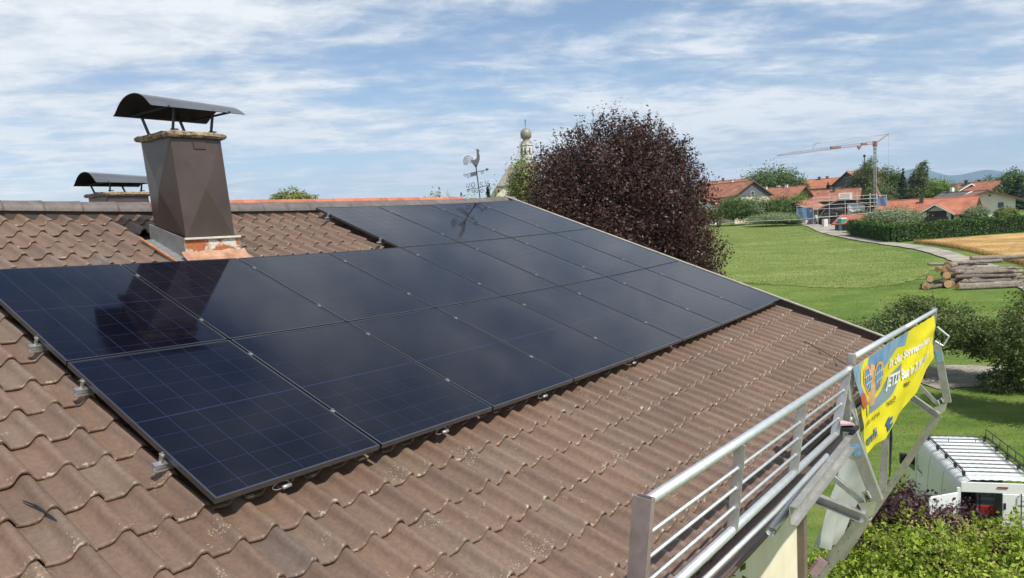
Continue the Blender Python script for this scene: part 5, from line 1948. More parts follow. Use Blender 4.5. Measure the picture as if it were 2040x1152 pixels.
def village_house(name, label, d, l, phi, Lr, Wg, eave, ridge, wall, roofm, gable=None, base_dz=0.0, over=0.6, wins=(), sidewins=(), chim=(), cat='house', group='houses of the village'):
    """phi: angle by which the front gable turns from the viewer to the right; local x = ridge axis, front gable at +x"""
    p = G(d, l, base_dz)
    brg = math.atan2(p.y - CAM[1], p.x - CAM[0])
    t = thing(name, label, cat, p, brg + math.pi + R(phi), group=group, local=True)
    hw, hl = Wg / 2, Lr / 2
    slope = (ridge - eave) / hw
    MB().prism([(-hl, -hw, -2), (-hl, hw, -2), (-hl, hw, eave), (-hl, 0, ridge - 0.12), (-hl, -hw, eave)], (Lr, 0, 0)).build('wall', wall, t)
    if gable is not None:
        for s in (-1, 1):
            g_ = MB()
            nb = max(6, int(Wg / 0.5))
            x = s * (hl + 0.03)
            gp_ = g_.prism([(x, -hw + .05, eave - 0.35), (x, hw - .05, eave - 0.35), (x, hw - .05, eave), (x, 0, ridge - 0.18), (x, -hw + .05, eave)], (0.03 * s, 0, 0)).build('gable_boarding', gable, t)
            for k_ in range(1, nb):
                y = -hw + Wg * k_ / nb
                zt_ = ridge - 0.3 - abs(y) * slope
                MB().beam((x + 0.045 * s, y, eave - 0.3), (x + 0.045 * s, y, max(eave - 0.2, zt_)), 0.08, 0.02, (1, 0, 0)).build('batten', gable, gp_)
    rf = MB()
    ov = over
    for s in (-1, 1):
        ye, ze = s * (hw + ov), eave - ov * slope
        n = 14
        top_, bot_ = [], []
        rf.prism([(-hl - ov, 0, ridge), (-hl - ov, ye, ze), (-hl - ov, ye, ze + 0.20), (-hl - ov, 0, ridge + 0.20)], (Lr + 2 * ov, 0, 0))
    rf.tube([(-hl - ov, 0, ridge + 0.20), (hl + ov, 0, ridge + 0.20)], 0.14, 8)
    r_o = rf.build('roof', roofm, t)
    vb = MB()
    for sx in (-1, 1):
        for s in (-1, 1):
            vb.beam((sx * (hl + ov + 0.02), 0, ridge + 0.02), (sx * (hl + ov + 0.02), s * (hw + ov), eave - ov * slope + 0.02), 0.04, 0.28, (0, 0, 1))
    vb.build('verge_board', m_bwood if roofm is not m_gry else m_white, r_o)

    def win(x, y, z, w, h, ax_):
        nrm = 0.04
        if ax_ == 'x':
            s = 1 if x > 0 else -1
            fr_ = MB().box((x + s * nrm, y, z), (0.06, w + 0.16, h + 0.16)).build('window', m_white, t)
            MB().box((x + s * (nrm + 0.035), y, z), (0.03, w, h)).build('pane', m_glass, fr_)
        else:
            s = 1 if y > 0 else -1
            fr_ = MB().box((x, y + s * nrm, z), (w + 0.16, 0.06, h + 0.16)).build('window', m_white, t)
            MB().box((x, y + s * (nrm + 0.035), z), (w, 0.03, h)).build('pane', m_glass, fr_)
    for (y, z, w, h) in wins:
        win(hl, y, z, w, h, 'x')
    for (sd, x, z, w, h) in sidewins:
        win(x, sd * hw, z, w, h, 'y')
    for (x, y, h, mm) in chim:
        c_ = MB().box((x, y, ridge - abs(y) * slope + h / 2 - 0.2), (0.7, 0.6, h + 0.5)).build('chimney', mm, t)
        MB().box((x, y, ridge - abs(y) * slope + h + 0.12), (0.9, 0.8, 0.12)).build('chimney_cap', m_gry, c_)
    return t


# (phi > 0: gable turned to the right)
village_house('farmhouse', 'old farmhouse with a grey boarded gable and red roof, left end of the village', 186, dlpx(1462, 186), 42, 15, 11.5, 6.6, 9.9, m_crm, m_red, m_gwood, wins=((0, 6.9, 0.9, 1.2), (-3.2, 4.0, 0.9, 1.3), (0, 4.0, 0.9, 1.3)),
              sidewins=((-1, -4, 4.2, 0.9, 1.3), (-1, 0, 4.2, 0.9, 1.3), (-1, 4, 4.2, 0.9, 1.3), (-1, 2, 1.6, 1.0, 1.8), (1, -3, 4.2, .9, 1.3)), chim=((0, 0.4, 1.0, m_wht),), cat='farmhouse')
village_house('house', 'white house with a red roof behind the old farmhouse', 218, dlpx(1447, 218), 86, 13, 10, 8.6, 11.4, m_wht, m_red, wins=((0, 6, 1, 1.2),), sidewins=((-1, -3, 6.3, 1, 1.2), (-1, 2, 6.3, 1, 1.2)), chim=((0, 0, 0.8, m_gry),))
village_house('house', 'low white house with a red roof at the left edge, beside the copper beech', 184, dlpx(1422, 184), -30, 7, 6, 5.0, 6.5, m_wht, m_red2, wins=((0, 3.6, .9, 1.0),))
village_house('house', 'long white house with a red roof and dark overhanging gable', 190, dlpx(1555, 190), 62, 13, 9.5, 5.4, 8.2, m_wht, m_red, m_bwood, over=1.0, sidewins=((-1, -4, 3.9, 1.0, 1.1), (-1, -1, 3.9, 1.0, 1.1), (-1, 3, 3.9, 1.0, 1.1)), wins=((-2.6, 3.6, .9, 1.2), (2.6, 3.6, .9, 1.2)),
              chim=((-3, -0.6, 0.9, m_wht), (0, 0.2, 0.8, m_wht), (2.5, -.3, 0.9, m_wht)))
village_house('cottage', 'small white cottage with a red roof beside the blue scaffold netting', 166, dlpx(1606, 166), -38, 6.5, 6, 3.1, 4.7, m_wht, m_red, m_bwood, over=0.8, wins=((-1.3, 1.6, 1.0, 1.2), (1.2, 1.6, 1.0, 1.2)), sidewins=((1, -1.5, 1.6, .9, 1.2),))
village_house('house', 'wide red-roofed house directly behind the scaffolded building', 188, dlpx(1662, 188), 84, 12, 9.5, 4.6, 6.9, m_bwood, m_red, over=0.9, sidewins=((-1, -3, 3.2, 1, 1), (-1, 2, 3.2, 1, 1)), chim=((0.6, -1.2, 1.1, m_gry),))
village_house('house', 'long house with a bright orange roof on the hilltop', 232, dlpx(1638, 232), 78, 13, 9, 8.3, 10.9, m_wht, m_red2, sidewins=((-1, -3, 6.3, 1, 1.2), (-1, 0, 6.3, 1, 1.2), (-1, 3, 6.3, 1, 1.2)), chim=((0.0, -0.3, 0.9, m_gry), (2.2, 0.3, 0.9, m_gry)))
village_house('barn', 'tall grey boarded barn with a red roof, highest gable of the village', 216, dlpx(1727, 216), -38, 14, 10.5, 8.6, 12.1, m_gwood, m_red2, m_gwood, wins=((0, 9.0, 1.2, .9),), cat='barn')
village_house('outbuilding', 'brown boarded outbuilding with a shallow gable below the grey barn', 200, dlpx(1677, 200), 6, 8, 6.5, 6.2, 7.6, m_bwood, m_brn, m_gwood, over=0.5, wins=((0, 5.6, 1, .8),), cat='outbuilding')
bh = village_house('house', 'white house with a large orange roof and dark balcony behind the hedge', 147, dlpx(1850, 147), 80, 16, 12, 3.0, 5.75, m_wht, m_red2, base_dz=-1.6, over=0.9, sidewins=((-1, -5.4, 1.9, 1.1, 1.4), (-1, 5.2, 1.9, 0.8, 1.4), (-1, 7.0, 1.9, 1.0, 1.4)), chim=((-0.6, -1.6, 1.0, m_gry),))
# cross gable with the balcony on the long side towards the valley
b = MB()
gy = -6.0
b.prism([(0.4, gy - 1.2, -1), (5.2, gy - 1.2, -1), (5.2, gy - 1.2, 3.0), (2.8, gy - 1.2, 4.45), (0.4, gy - 1.2, 3.0)], (0, 1.6, 0))
b.build('cross_wing', m_wht, bh)
b = MB()
for s in (-1, 1):
    b.prism([(2.8, gy - 2.3, 4.75), (2.8 + s * 3.3, gy - 2.3, 2.72), (2.8 + s * 3.3, gy - 2.3, 2.9), (2.8, gy - 2.3, 4.95)], (0, 6.5, 0))
r2 = b.build('cross_roof', m_red2, bh)
for s in (-1, 1):
    MB().beam((2.8, gy - 2.32, 4.75), (2.8 + s * 3.3, gy - 2.32, 2.72), 0.05, 0.22).build('verge_board', m_white, r2)
MB().box((2.8, gy - 1.24, 2.6), (3.6, 0.05, 1.9)).build('balcony_door', mat('dark_brown_panel', (0.03, 0.022, 0.018), 0.6), bh)
bal = MB().box((2.8, gy - 1.9, 1.45), (4.6, 1.3, 0.12)).build('balcony', m_white, bh)
for k_ in range(24):
    MB().box((0.6 + 4.4 * k_ / 23, gy - 2.52, 1.98), (0.16, 0.04, 0.92)).build('balcony_slat', MATS['dark_brown_panel'], bal)
village_house('house', 'white two-storey house with a shallow brown gable at the right, behind the hedge', 151, dlpx(1958, 151), 12, 10, 9.6, 5.4, 7.1, m_wht, m_brn, base_dz=-1.9, over=1.2,
              wins=((-2.3, 4.5, 0.95, 1.1), (2.3, 4.2, 1.0, 1.1), (-0.2, 1.6, .9, 1.2), (3.0, 1.6, 1.2, 1.2), (0.4, 6.2, .5, .4)))
village_house('house', 'red-roofed house with a black chimney, upper right behind the white house', 192, dlpx(1953, 192), 78, 8.5, 8, 4.6, 7.1, m_wht, m_red, over=0.6, sidewins=((-1, -2, 3.2, 1, 1.1), (-1, 1.5, 3.2, 1, 1.1)), chim=((-2.6, -1.0, 1.3, m_gry), (0, 0.6, 1, m_gry)))
village_house('house', 'grey-roofed house with white walls left of the black chimney house', 196, dlpx(1918, 196), 30, 8, 8, 4.6, 6.8, m_wht, m_gry, over=0.6, wins=((0, 3.2, 1, 1.2),))
wh = village_house('house', 'low dark-roofed house with a white chimney, right of the bright green tree', 166, dlpx(1908, 166), 40, 7, 7, 3.4, 5.0, m_wht, m_gry, over=0.9, wins=((0, 2, 1, 1.2),), chim=((-1.6, 0.4, 1.5, m_white),))
village_house('garage', 'low garage with a red roof just above the hedge corner', 128, dlpx(1716, 128), 58, 6, 5, 1.9, 3.2, m_bwood, m_red2, base_dz=-0.6, over=0.4, cat='garage')
# scaffolded building site
cs = village_house('construction_house', 'half-finished timber house wrapped in scaffolding', 156, dlpx(1686, 156), 4, 9, 9.8, 3.1, 5.2, m_bwood, mat('bare_roof_felt', (0.22, 0.21, 0.20), 0.9), over=0.6, wins=((-2.4, 1.5, 1.2, 1.2),), cat='house')
for k_ in range(8):
    z = 0.4 + k_ * 0.42
    MB().box((4.55, -2.3, z), (0.04, 3.6, 0.30)).build('plank', m_gwood, cs)
MB().box((4.58, 0.1, 0.35), (0.06, 9.6, 0.9)).build('brick_base', mat('brick_red_base', (0.28, 0.12, 0.08), 0.9, var=0.3, vscale=3), cs)
tp = MB()
tp.grid([(4.75 + 0.06 * math.sin(3 * y), y, z) for z in np.linspace(0.9, 3.9, 8) for y in np.linspace(0.3, 3.6, 14)], 14, 8)
tp.build('tarpaulin', mat('white_tarpaulin', (0.75, 0.78, 0.80), 0.6, var=0.1, vscale=2), cs)
for s in (-1, 1):
    for q in (0.0, 0.45):
        MB().beam((5.15 + q, 0, 5.35), (5.15 + q, s * 5.9, 2.8), 0.12, 0.20).build('rafter', m_lath, cs)
sc = thing('scaffold', 'steel scaffold with planks around the half-finished house', 'scaffold', G(153.2, dlpx(1686, 153.2)), cs.rotation_euler.z, local=True)
for y in (-6.0, -5.2, -3.0, 0.0, 2.2, 4.6, 5.8):
    for x in (2.6, 3.6):
        MB().tube([(x, y, -1), (x, y, 5.9 if abs(y) > 4 else 6.4)], 0.045, 6).build('standard', m_galv, sc)
for z in (1.6, 3.2, 4.0, 4.8, 5.5):
    for x in (2.6, 3.6):
        MB().tube([(x, -6.1, z), (x, 5.9, z)], 0.04, 6).build('ledger', m_galv, sc)
    if z in (1.6, 3.2, 4.8):
        MB().box((3.1, -0.1, z), (0.9, 11.8, 0.06)).build('deck', m_gwood, sc)
for y0 in (-6.0, 0.0, 2.2):
    MB().tube([(3.65, y0, 0), (3.65, y0 + 2.2, 3.2)], 0.035, 5).build('brace', m_galv, sc)
m_net = mat('blue_netting', (0.15, 0.24, 0.38), 0.7, var=0.3, vscale=3, trans=0.3)
for y0, y1, z0, z1 in ((-9.2, -6.2, 1.0, 3.6), (5.9, 7.6, 3.2, 5.0)):
    nt_ = MB().grid([(3.0 + 0.08 * math.sin(4 * y + z), y, z) for z in np.linspace(z0, z1, 6) for y in np.linspace(y0, y1, 10)], 10, 6).build('netting', m_net, sc)
    for y in (y0, y1):
        MB().tube([(2.95, y, -1), (2.95, y, z1 + 0.5)], 0.045, 6).build('standard', m_galv, sc)
    MB().tube([(2.95, y0, z1 + .3), (2.95, y1, z1 + .3)], 0.04, 6).build('ledger', m_galv, sc)
sg = MB().box((3.8, 0.0, 5.5), (0.08, 2.5, 1.45)).build('site_sign', mat('sign_white', (0.75, 0.75, 0.72), 0.5), sc)
for k_, (w, z, c) in enumerate(((2.0, 5.95, (0.65, 0.25, 0.08)), (1.7, 5.66, (0.62, 0.35, 0.12)), (1.9, 5.38, (0.25, 0.27, 0.35)), (2.3, 4.95, (0.12, 0.15, 0.25)))):
    MB().box((3.85, 0.0 - 0.1 * k_, z), (0.02, w, 0.15)).build('sign_line', mat('sign_ink_%d' % k_, c, 0.6), sg)

# site toilet, skip and a person-high post box
tl = thing('site_toilet', 'turquoise portable toilet beside the building site road', 'toilet', G(128.5, dlpx(1682, 128.5)), VIEW_H + 0.2, local=True)
m_tq = mat('turquoise_plastic', (0.05, 0.36, 0.33), 0.5)
MB().box((0, 0, 1.05), (1.1, 1.1, 2.1)).build('cabin', m_tq, tl, bevel=0.04)
MB().box((0, 0, 2.17), (1.15, 1.15, 0.16)).build('roof', m_white, tl, bevel=0.05)
MB().box((-0.56, 0, 1.0), (0.03, 0.75, 1.8)).build('door', mat('turquoise_dark', (0.03, 0.25, 0.24), 0.5), tl)
b = MB().box(G(143, dlpx(1648, 143), 0.75), (1.0, 0.8, 1.5), Matrix.Rotation(VIEW_H, 3, 'Z')).build('electric_box', m_wht, None, bevel=0.05)
tag(b, 'pale electric box standing before the scaffold', 'electric box')
for k_, (px_, dd) in enumerate(((1588, 157), (1593, 158))):
    b = MB().box(G(dd, dlpx(px_, dd), 0.8), (0.35, 0.35, 1.6), Matrix.Rotation(VIEW_H, 3, 'Z')).build('gate_post', m_wht, None, bevel=0.03)
    tag(b, ('left' if k_ == 0 else 'right') + ' white gate post where the road enters the village', 'gate post')

# ---- crane
def crane():
    d = 168
    p = G(d, dlpx(1748, d))
    t = thing('tower_crane', 'slim tower crane with grey mast and orange jib above the village', 'crane', p)
    m_or = mat('crane_orange', (0.30, 0.16, 0.12), 0.6, var=0.2, vscale=1)
    m_gr = mat('crane_grey', (0.30, 0.31, 0.32), 0.5, metal=0.3)
    k_ = d / 1460.05

    def Q(px_, py_):
        """point in the crane's own plane; px/py are survey bearings at the crane"""
        x = (px_ - 1020) * k_
        c = Vector(CAM) + cfv * d + cxv * x + cyv * ((py_ - 576) * k_)
        return c
    top = Q(1749, 293)
    bot = Vector((p.x, p.y, p.z - 0.5))
    top = Vector((p.x, p.y, top.z))
    for sx in (-1, 1):
        for sy in (-1, 1):
            MB().tube([bot + Vector((sx * .22, sy * .22, 0)), top + Vector((sx * .22, sy * .22, 0))], 0.075, 6).build('mast_chord', m_gr, t)
    lc = MB()
    nz_ = 16
    for i in range(nz_):
        za, zb = bot.z + (top.z - bot.z) * i / nz_, bot.z + (top.z - bot.z) * (i + 1) / nz_
        for sx, sy, ex_, ey in ((-1, -1, 1, -1), (1, -1, 1, 1), (1, 1, -1, 1), (-1, 1, -1, -1)):
            if i % 2:
                sx, sy, ex_, ey = ex_, ey, sx, sy
            lc.tube([(p.x + sx * .22, p.y + sy * .22, za), (p.x + ex_ * .22, p.y + ey * .22, zb)], 0.05, 5)
    lc.build('mast_lacing', m_gr, t)
    hd = top + Vector((0, 0, 0.6))
    tip = Q(1548, 311)
    ax_ = (tip - hd)
    # triangular jib: two lower chords, one upper
    side = ax_.cross(Vector((0, 0, 1))).normalized()
    for off in (side * .35, side * -.35):
        MB().tube([hd + off, tip + off * 0.4], 0.05, 6).build('jib_chord', m_or, t)
    up_ = [hd + Vector((0, 0, 0.55)), lerp3(hd, tip, 0.85) + Vector((0, 0, 0.38)), tip + Vector((0, 0, 0.1))]
    MB().tube(up_, 0.05, 6).build('jib_chord', m_or, t)
    jl = MB()
    for i in range(44):
        q0, q1 = i / 44, (i + 1) / 44
        hh = 0.55 * (1 - q0) + 0.35 * q0
        sgn = 1 if i % 2 else -1
        a = lerp3(hd, tip, q0) + side * .33 * sgn * (1 - 0.6 * q0)
        c = lerp3(hd, tip, (q0 + q1) / 2) + Vector((0, 0, hh))
        e = lerp3(hd, tip, q1) + side * .33 * sgn * (1 - 0.6 * q1)
        jl.tube([a, c, e], 0.022, 5)
    jl.build('jib_lacing', m_or, t)
    pk = Q(1770, 267)
    for off in (side * .3, side * -.3):
        MB().tube([hd + off, pk + off * 0.3], 0.11, 6).build('back_mast', m_or, t)
    MB().tube([pk, lerp3(hd, tip, 0.62) + Vector((0, 0, 1.6)), lerp3(hd, tip, 0.86) + Vector((0, 0, .5))], 0.025, 5).build('stay_cable', m_gr, t)
    MB().tube([pk, lerp3(hd, tip, 0.40) + Vector((0, 0, 0.7))], 0.025, 5).build('stay_cable', m_gr, t)
    MB().tube([lerp3(hd, tip, 0.635) + Vector((0, 0, .6)), lerp3(hd, tip, 0.60) + Vector((0, 0, 1.75)), lerp3(hd, tip, 0.55) + Vector((0, 0, 1.95))], 0.06, 5).build('strut', m_gr, t)
    MB().tube([pk, Vector((pk.x, pk.y, p.z + 8))], 0.02, 5).build('rope', m_gr, t)
    MB().box(hd, (0.9, 0.9, 1.2)).build('slewing_head', m_or, t, bevel=0.15)
    for q in (0.40, 0.11):
        MB().box(lerp3(hd, tip, q) + Vector((0, 0, 0.3)), (1.2 if q < .2 else 2.2, 0.8, 0.5 if q > .2 else 0.4), Matrix.Rotation(math.atan2(ax_.y, ax_.x), 3, 'Z')).build('jib_joint', m_or, t)
    tro = lerp3(hd, tip, 0.16)
    MB().prism([tro + Vector((0, 0, -0.1)) + side * -.3 + ax_.normalized() * -.5, tro + Vector((0, 0, -0.1)) + side * -.3 + ax_.normalized() * .5, tro + Vector((0, 0, -0.9)) + side * -.3], side * 0.6).build('trolley', m_or, t)
    f_ = Vector((p.x, p.y, Q(1748, 372).z))
    e_ = Q(1762, 412)
    MB().beam(f_, e_, 0.5, 0.5).build('raking_strut', m_or, t)
    MB().beam(f_ + Vector((0, 0, -1)), f_ + Vector((.6, -.8, -5)), 0.35, 0.35).build('raking_strut', m_or, t)
    MB().box((p.x, p.y, p.z + 0.6), (4.5, 4.5, 0.6)).build('base_frame', m_or, t)


crane()
lp = thing('lamp_post', 'thin dark pole with a small head above the trees, left of the crane', 'pole', G(236, dlpx(1727, 236)))
b = MB().tube([G(236, dlpx(1727, 236)), G(236, dlpx(1727, 236), 17.6)], 0.14, 6).build('shaft', m_steel, lp)
MB().lathe([(0, .5), (.35, .35), (.4, 0), (.2, -.4), (0, -.5)], G(236, dlpx(1727, 236), 17.8), 8).build('head', m_steel, lp)

# ---- village trees
def vt(px_, d, ytop, wpx, label, m, kind='round', n=3800, size=0.5, name='tree', cat='tree', low=0.25, group='trees of the village', bark=None, base_dz=0.0, tall=None):
    l = dlpx(px_, d)
    p = G(d, l, base_dz)
    mpp = d / 1460.05
    yh = 446.0 - 0.0491 * (px_ - 1020)
    H = max(1.2, CAM[2] + (yh - ytop) * mpp - p.z)
    w = wpx * mpp / 2 * (1.18 if kind != 'cone' else 1.0)
    if kind == 'cone':
        bl = [(0, 0, H * (0.10 + 0.86 * q), w * (1.02 - q) * 1.0 + 0.15, w * (1.02 - q) + 0.15, H * 0.085) for q in np.linspace(0.05, 0.97, 9)]
    elif kind == 'birch':
        bl = [(w * 0.28 * math.cos(k_ * 2.4), w * 0.28 * math.sin(k_ * 2.4), H * (0.28 + 0.125 * k_), w * (0.95 - 0.11 * k_), w * (0.95 - 0.11 * k_), H * 0.20) for k_ in range(6)]
    else:
        bl = [(0, 0, H * 0.60, w * 0.84, w * 0.84, H * 0.40)]
        for k_ in range(6):
            a = k_ * 1.05 + px_
            bl.append((w * 0.52 * math.cos(a), w * 0.52 * math.sin(a), H * (0.40 + 0.28 * ((k_ * 37 % 10) / 10)), w * 0.52, w * 0.52, H * 0.25))
    plant(name, label, cat, p, bl, int(n * 3.0), size * 0.92, m, (H * 0.45, max(0.08, H * 0.018)) if cat == 'tree' else None, group=group, per=24, spread=0.17, shell=0.45, up=0.5, bark=bark, limbs=7, seed=int(px_))


vt(1540, 226, 330, 100, 'broad dark green tree behind the farmhouse roofs', m_lf_oak, n=7000, size=0.55)
vt(1594, 222, 350, 42, 'lighter green tree at the right foot of the broad dark tree', m_lf_oak, n=2600, size=0.5)
vt(1500, 205, 372, 46, 'green tree between the farmhouse gable and the long white house', m_lf_birch, n=2200, size=0.45)
vt(1728, 204, 326, 66, 'tall olive-green birch left of the crane mast', m_lf_birch, 'birch', n=6000, size=0.42, bark=m_birch)
vt(1772, 214, 330, 56, 'full green tree right behind the crane mast', m_lf_oak, n=4200, size=0.5)
vt(1757, 196, 366, 60, 'lower olive tree at the foot of the crane', m_lf_birch, n=3200, size=0.42)
vt(1803, 206, 338, 26, 'narrow dark spruce right of the crane', m_lf_fir, 'cone', n=3000, size=0.5)
vt(1836, 192, 330, 46, 'slender birch with drooping twigs in front of the mountains', m_lf_birch, 'birch', n=5000, size=0.40, bark=m_birch)
vt(1878, 180, 357, 52, 'bright green rounded tree right of the slender birch', m_lf_lime, n=3600, size=0.42)
vt(1972, 232, 350, 48, 'rounded green tree behind the black chimney house', m_lf_oak, n=2600, size=0.5)
vt(2018, 192, 341, 56, 'large green tree at the right picture edge', m_lf_oak, n=5500, size=0.5)
vt(2032, 172, 352, 40, 'dark spruce at the right picture edge, in front of the large tree', m_lf_fir, 'cone', n=4200, size=0.45)
vt(1990, 186, 372, 30, 'drooping pale birch beside the right-hand spruce', m_lf_birch, 'birch', n=2200, size=0.4)
vt(1655, 205, 362, 26, 'small dark spruce below the orange roof on the hilltop', m_lf_fir, 'cone', n=2200, size=0.4)
vt(1615, 206, 376, 30, 'dark green bush left of the small spruce', m_lf_oak, n=1500, size=0.4, name='bush', cat='bush', group='bushes of the village')
vt(1470, 166, 390, 62, 'dark green garden bush in front of the farmhouse', m_lf_oak, n=4200, size=0.32, name='bush', cat='bush', group='bushes of the village')
vt(1512, 168, 389, 50, 'tall grey-green garden bush under the grey gable', m_lf_silver, n=3600, size=0.32, name='bush', cat='bush', group='bushes of the village')
vt(1565, 166, 389, 60, 'green bush in front of the long white house', m_lf_oak, n=4200, size=0.32, name='bush', cat='bush', group='bushes of the village')
vt(1600, 172, 385, 40, 'green bush left of the small cottage', m_lf_lime, n=2400, size=0.32, name='bush', cat='bush', group='bushes of the village')
vt(1545, 155, 423, 92, 'low silvery bush on the meadow edge beside the road', m_lf_silver, n=6500, size=0.24, name='bush', cat='bush', group='bushes of the village')
vt(1585, 153, 436, 28, 'small round green bush at the road bend', m_lf_oak, n=1500, size=0.22, name='bush', cat='bush', group='bushes of the village')
vt(1418, 172, 416, 38, 'reddish-green bush at the left end of the village, beside the beech', m_lf_olive, n=2600, size=0.30, name='bush', cat='bush', group='bushes of the village')
vt(1715, 145, 418, 34, 'dark bush at the right end of the scaffold', m_lf_oak, n=2000, size=0.26, name='bush', cat='bush', group='bushes of the village')
vt(1782, 120, 413, 92, 'large silver-green willow bush behind the hedge', m_lf_silver, n=9000, size=0.24, name='bush', cat='bush', group='bushes of the village')
vt(1948, 127, 409, 40, 'grey-green bush in front of the white house', m_lf_silver, n=2600, size=0.24, name='bush', cat='bush', group='bushes of the village')
vt(2008, 127, 411, 36, 'yellow-green bush at the right of the white house', m_lf_olive, n=2200, size=0.24, name='bush', cat='bush', group='bushes of the village')

# far woods behind the village
P_ = []
for k_ in range(90):
    d = 420 + 300 * RNG.random()
    l = d * (0.20 + 0.62 * RNG.random())
    g_ = G(d, l)
    P_.append((g_.x, g_.y, g_.z + 1, 14, 14, 7 + 5 * RNG.random()))
pp_, nn__ = crown_points(P_, 16000, 20, 0.2, 0.5, 0.5)
v, f = leaf_cloud(pp_, 2.0, nn__)
o = mesh_obj('distant_woods', v, f, m_lf_fir)
o['kind'] = 'stuff'
tag(o, 'dark distant woods on the horizon behind the village', 'woods')

# ---- clipped hedge in front of the houses
hg = thing('thuja_hedge', 'long clipped dark green hedge between the wheat field and the houses', 'hedge', G(103.5, 52.3))
line = [(116.0, 54.2), (102.2, 53.2), (104.2, 58.5), (107.0, 67.6), (109.4, 80), (111.5, 92)]
pin, nrm_ = [], []
for (d0, l0), (d1, l1) in zip(line[:-1], line[1:]):
    seg = math.hypot(d1 - d0, l1 - l0)
    n = int(seg * 620)
    tt_ = -0.7 / seg + (1 + 1.4 / seg) * RNG.random(n)
    side_ = RNG.random(n)
    a = np.array([-(l1 - l0), d1 - d0]) / seg
    w = 0.65
    q = np.stack([d0 + (d1 - d0) * tt_, l0 + (l1 - l0) * tt_], -1)
    topm = side_ < 0.3
    offs = np.where(topm, (RNG.random(n) - 0.5) * 2 * w, np.where(RNG.random(n) < 0.65, -w, w) * (0.92 + 0.16 * RNG.random(n)))
    xy = GXY(q[:, 0] + a[0] * offs, q[:, 1] + a[1] * offs)
    hh = 2.3 + 0.12 * np.sin(tt_ * seg * 1.9) + 0.06 * np.sin(tt_ * seg * 5.3)
    z = hgt(xy[:, 0], xy[:, 1]) + np.where(topm, hh + 0.10 * RNG.normal(size=n), hh * RNG.random(n))
    pin.append(np.c_[xy, z])
    nrm_.append(np.tile(np.array([0, 0, 0.6]), (n, 1)))
v, f = leaf_cloud(np.concatenate(pin), 0.26, np.concatenate(nrm_))
mesh_obj('foliage', v, f, m_lf_hedge, hg)
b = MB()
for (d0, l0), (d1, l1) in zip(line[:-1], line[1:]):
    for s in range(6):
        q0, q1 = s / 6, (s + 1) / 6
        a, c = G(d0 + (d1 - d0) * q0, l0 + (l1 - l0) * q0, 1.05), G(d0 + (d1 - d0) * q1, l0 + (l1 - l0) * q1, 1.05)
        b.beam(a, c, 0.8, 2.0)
b.build('dark_core', mat('hedge_inner', (0.014, 0.022, 0.008), 0.95), hg)  # solid near-black core gives the dark depth behind the leaves

# ---- overhead cable across the meadow end
pts = [G(118, dlpx(x, 118)) for x in (1385, 1480, 1600, 1700, 1790)]
zz = [CAM[2] + (446 - 0.0491 * (x - 1020) - y) * 118 / 1460 for x, y in ((1385, 452), (1480, 442), (1600, 437), (1700, 428), (1790, 418))]
b = MB().tube([(p.x, p.y, z) for p, z in zip(pts, zz)], 0.022, 5).build('overhead_cable', mat('pale_cable', (0.55, 0.55, 0.50), 0.5), None)
tag(b, 'pale overhead cable running across in front of the village', 'cable')

# ------------------------------------------------------------------ behind the ridge: neighbour, church, trees
nb = thing('neighbour_house', 'neighbouring house whose red ridge shows just above our roof ridge', 'house', (17.65, 12.4, 0), R(-9.4), local=True)
zr_ = 10.61
MB().prism([(-8, -3.6, 0), (-8, 3.6, 0), (-8, 3.6, 8.7), (-8, 0, zr_ - 0.15), (-8, -3.6, 8.7)], (11.5, 0, 0)).build('wall', m_wht, nb)
b = MB()
for s in (-1, 1):
    b.prism([(-9, 0, zr_), (-9, s * 4.2, 8.4), (-9, s * 4.2, 8.55), (-9, 0, zr_ + 0.12)], (12.7, 0, 0))
nr__ = b.build('roof', mat('dark_neighbour_tiles', (0.13, 0.10, 0.095), 0.7, var=0.3, vscale=3, bump=0.4, bscale=15), nb)
m_rtile = mat('terracotta_ridge', (0.42, 0.13, 0.07), 0.7, objrand=0.2, var=0.2, vscale=6)
for k_ in range(34):
    x = -9 + 12.7 * k_ / 34
    b = MB()
    pts = []
    for xx, rr_ in ((x, 0.10), (x + 0.385, 0.115)):
        for s in range(7):
            a = math.pi * s / 6
            pts.append((xx, -math.cos(a) * rr_ * 1.3, zr_ + 0.05 + math.sin(a) * rr_))
    b.grid(pts, 7, 2).build('ridge_tile', m_rtile, nr__, smooth=True)
for xx, yy, ww in ((-5.2, -1.0, 1.2), (-1.4, -1.0, 1.2), (2.2, -1.0, 1.2)):
    MB().beam((xx - ww, yy, zr_ - 0.36), (xx + ww, yy, zr_ - 0.36), 0.03, 0.14).build('snow_guard', m_zinc, nr__)


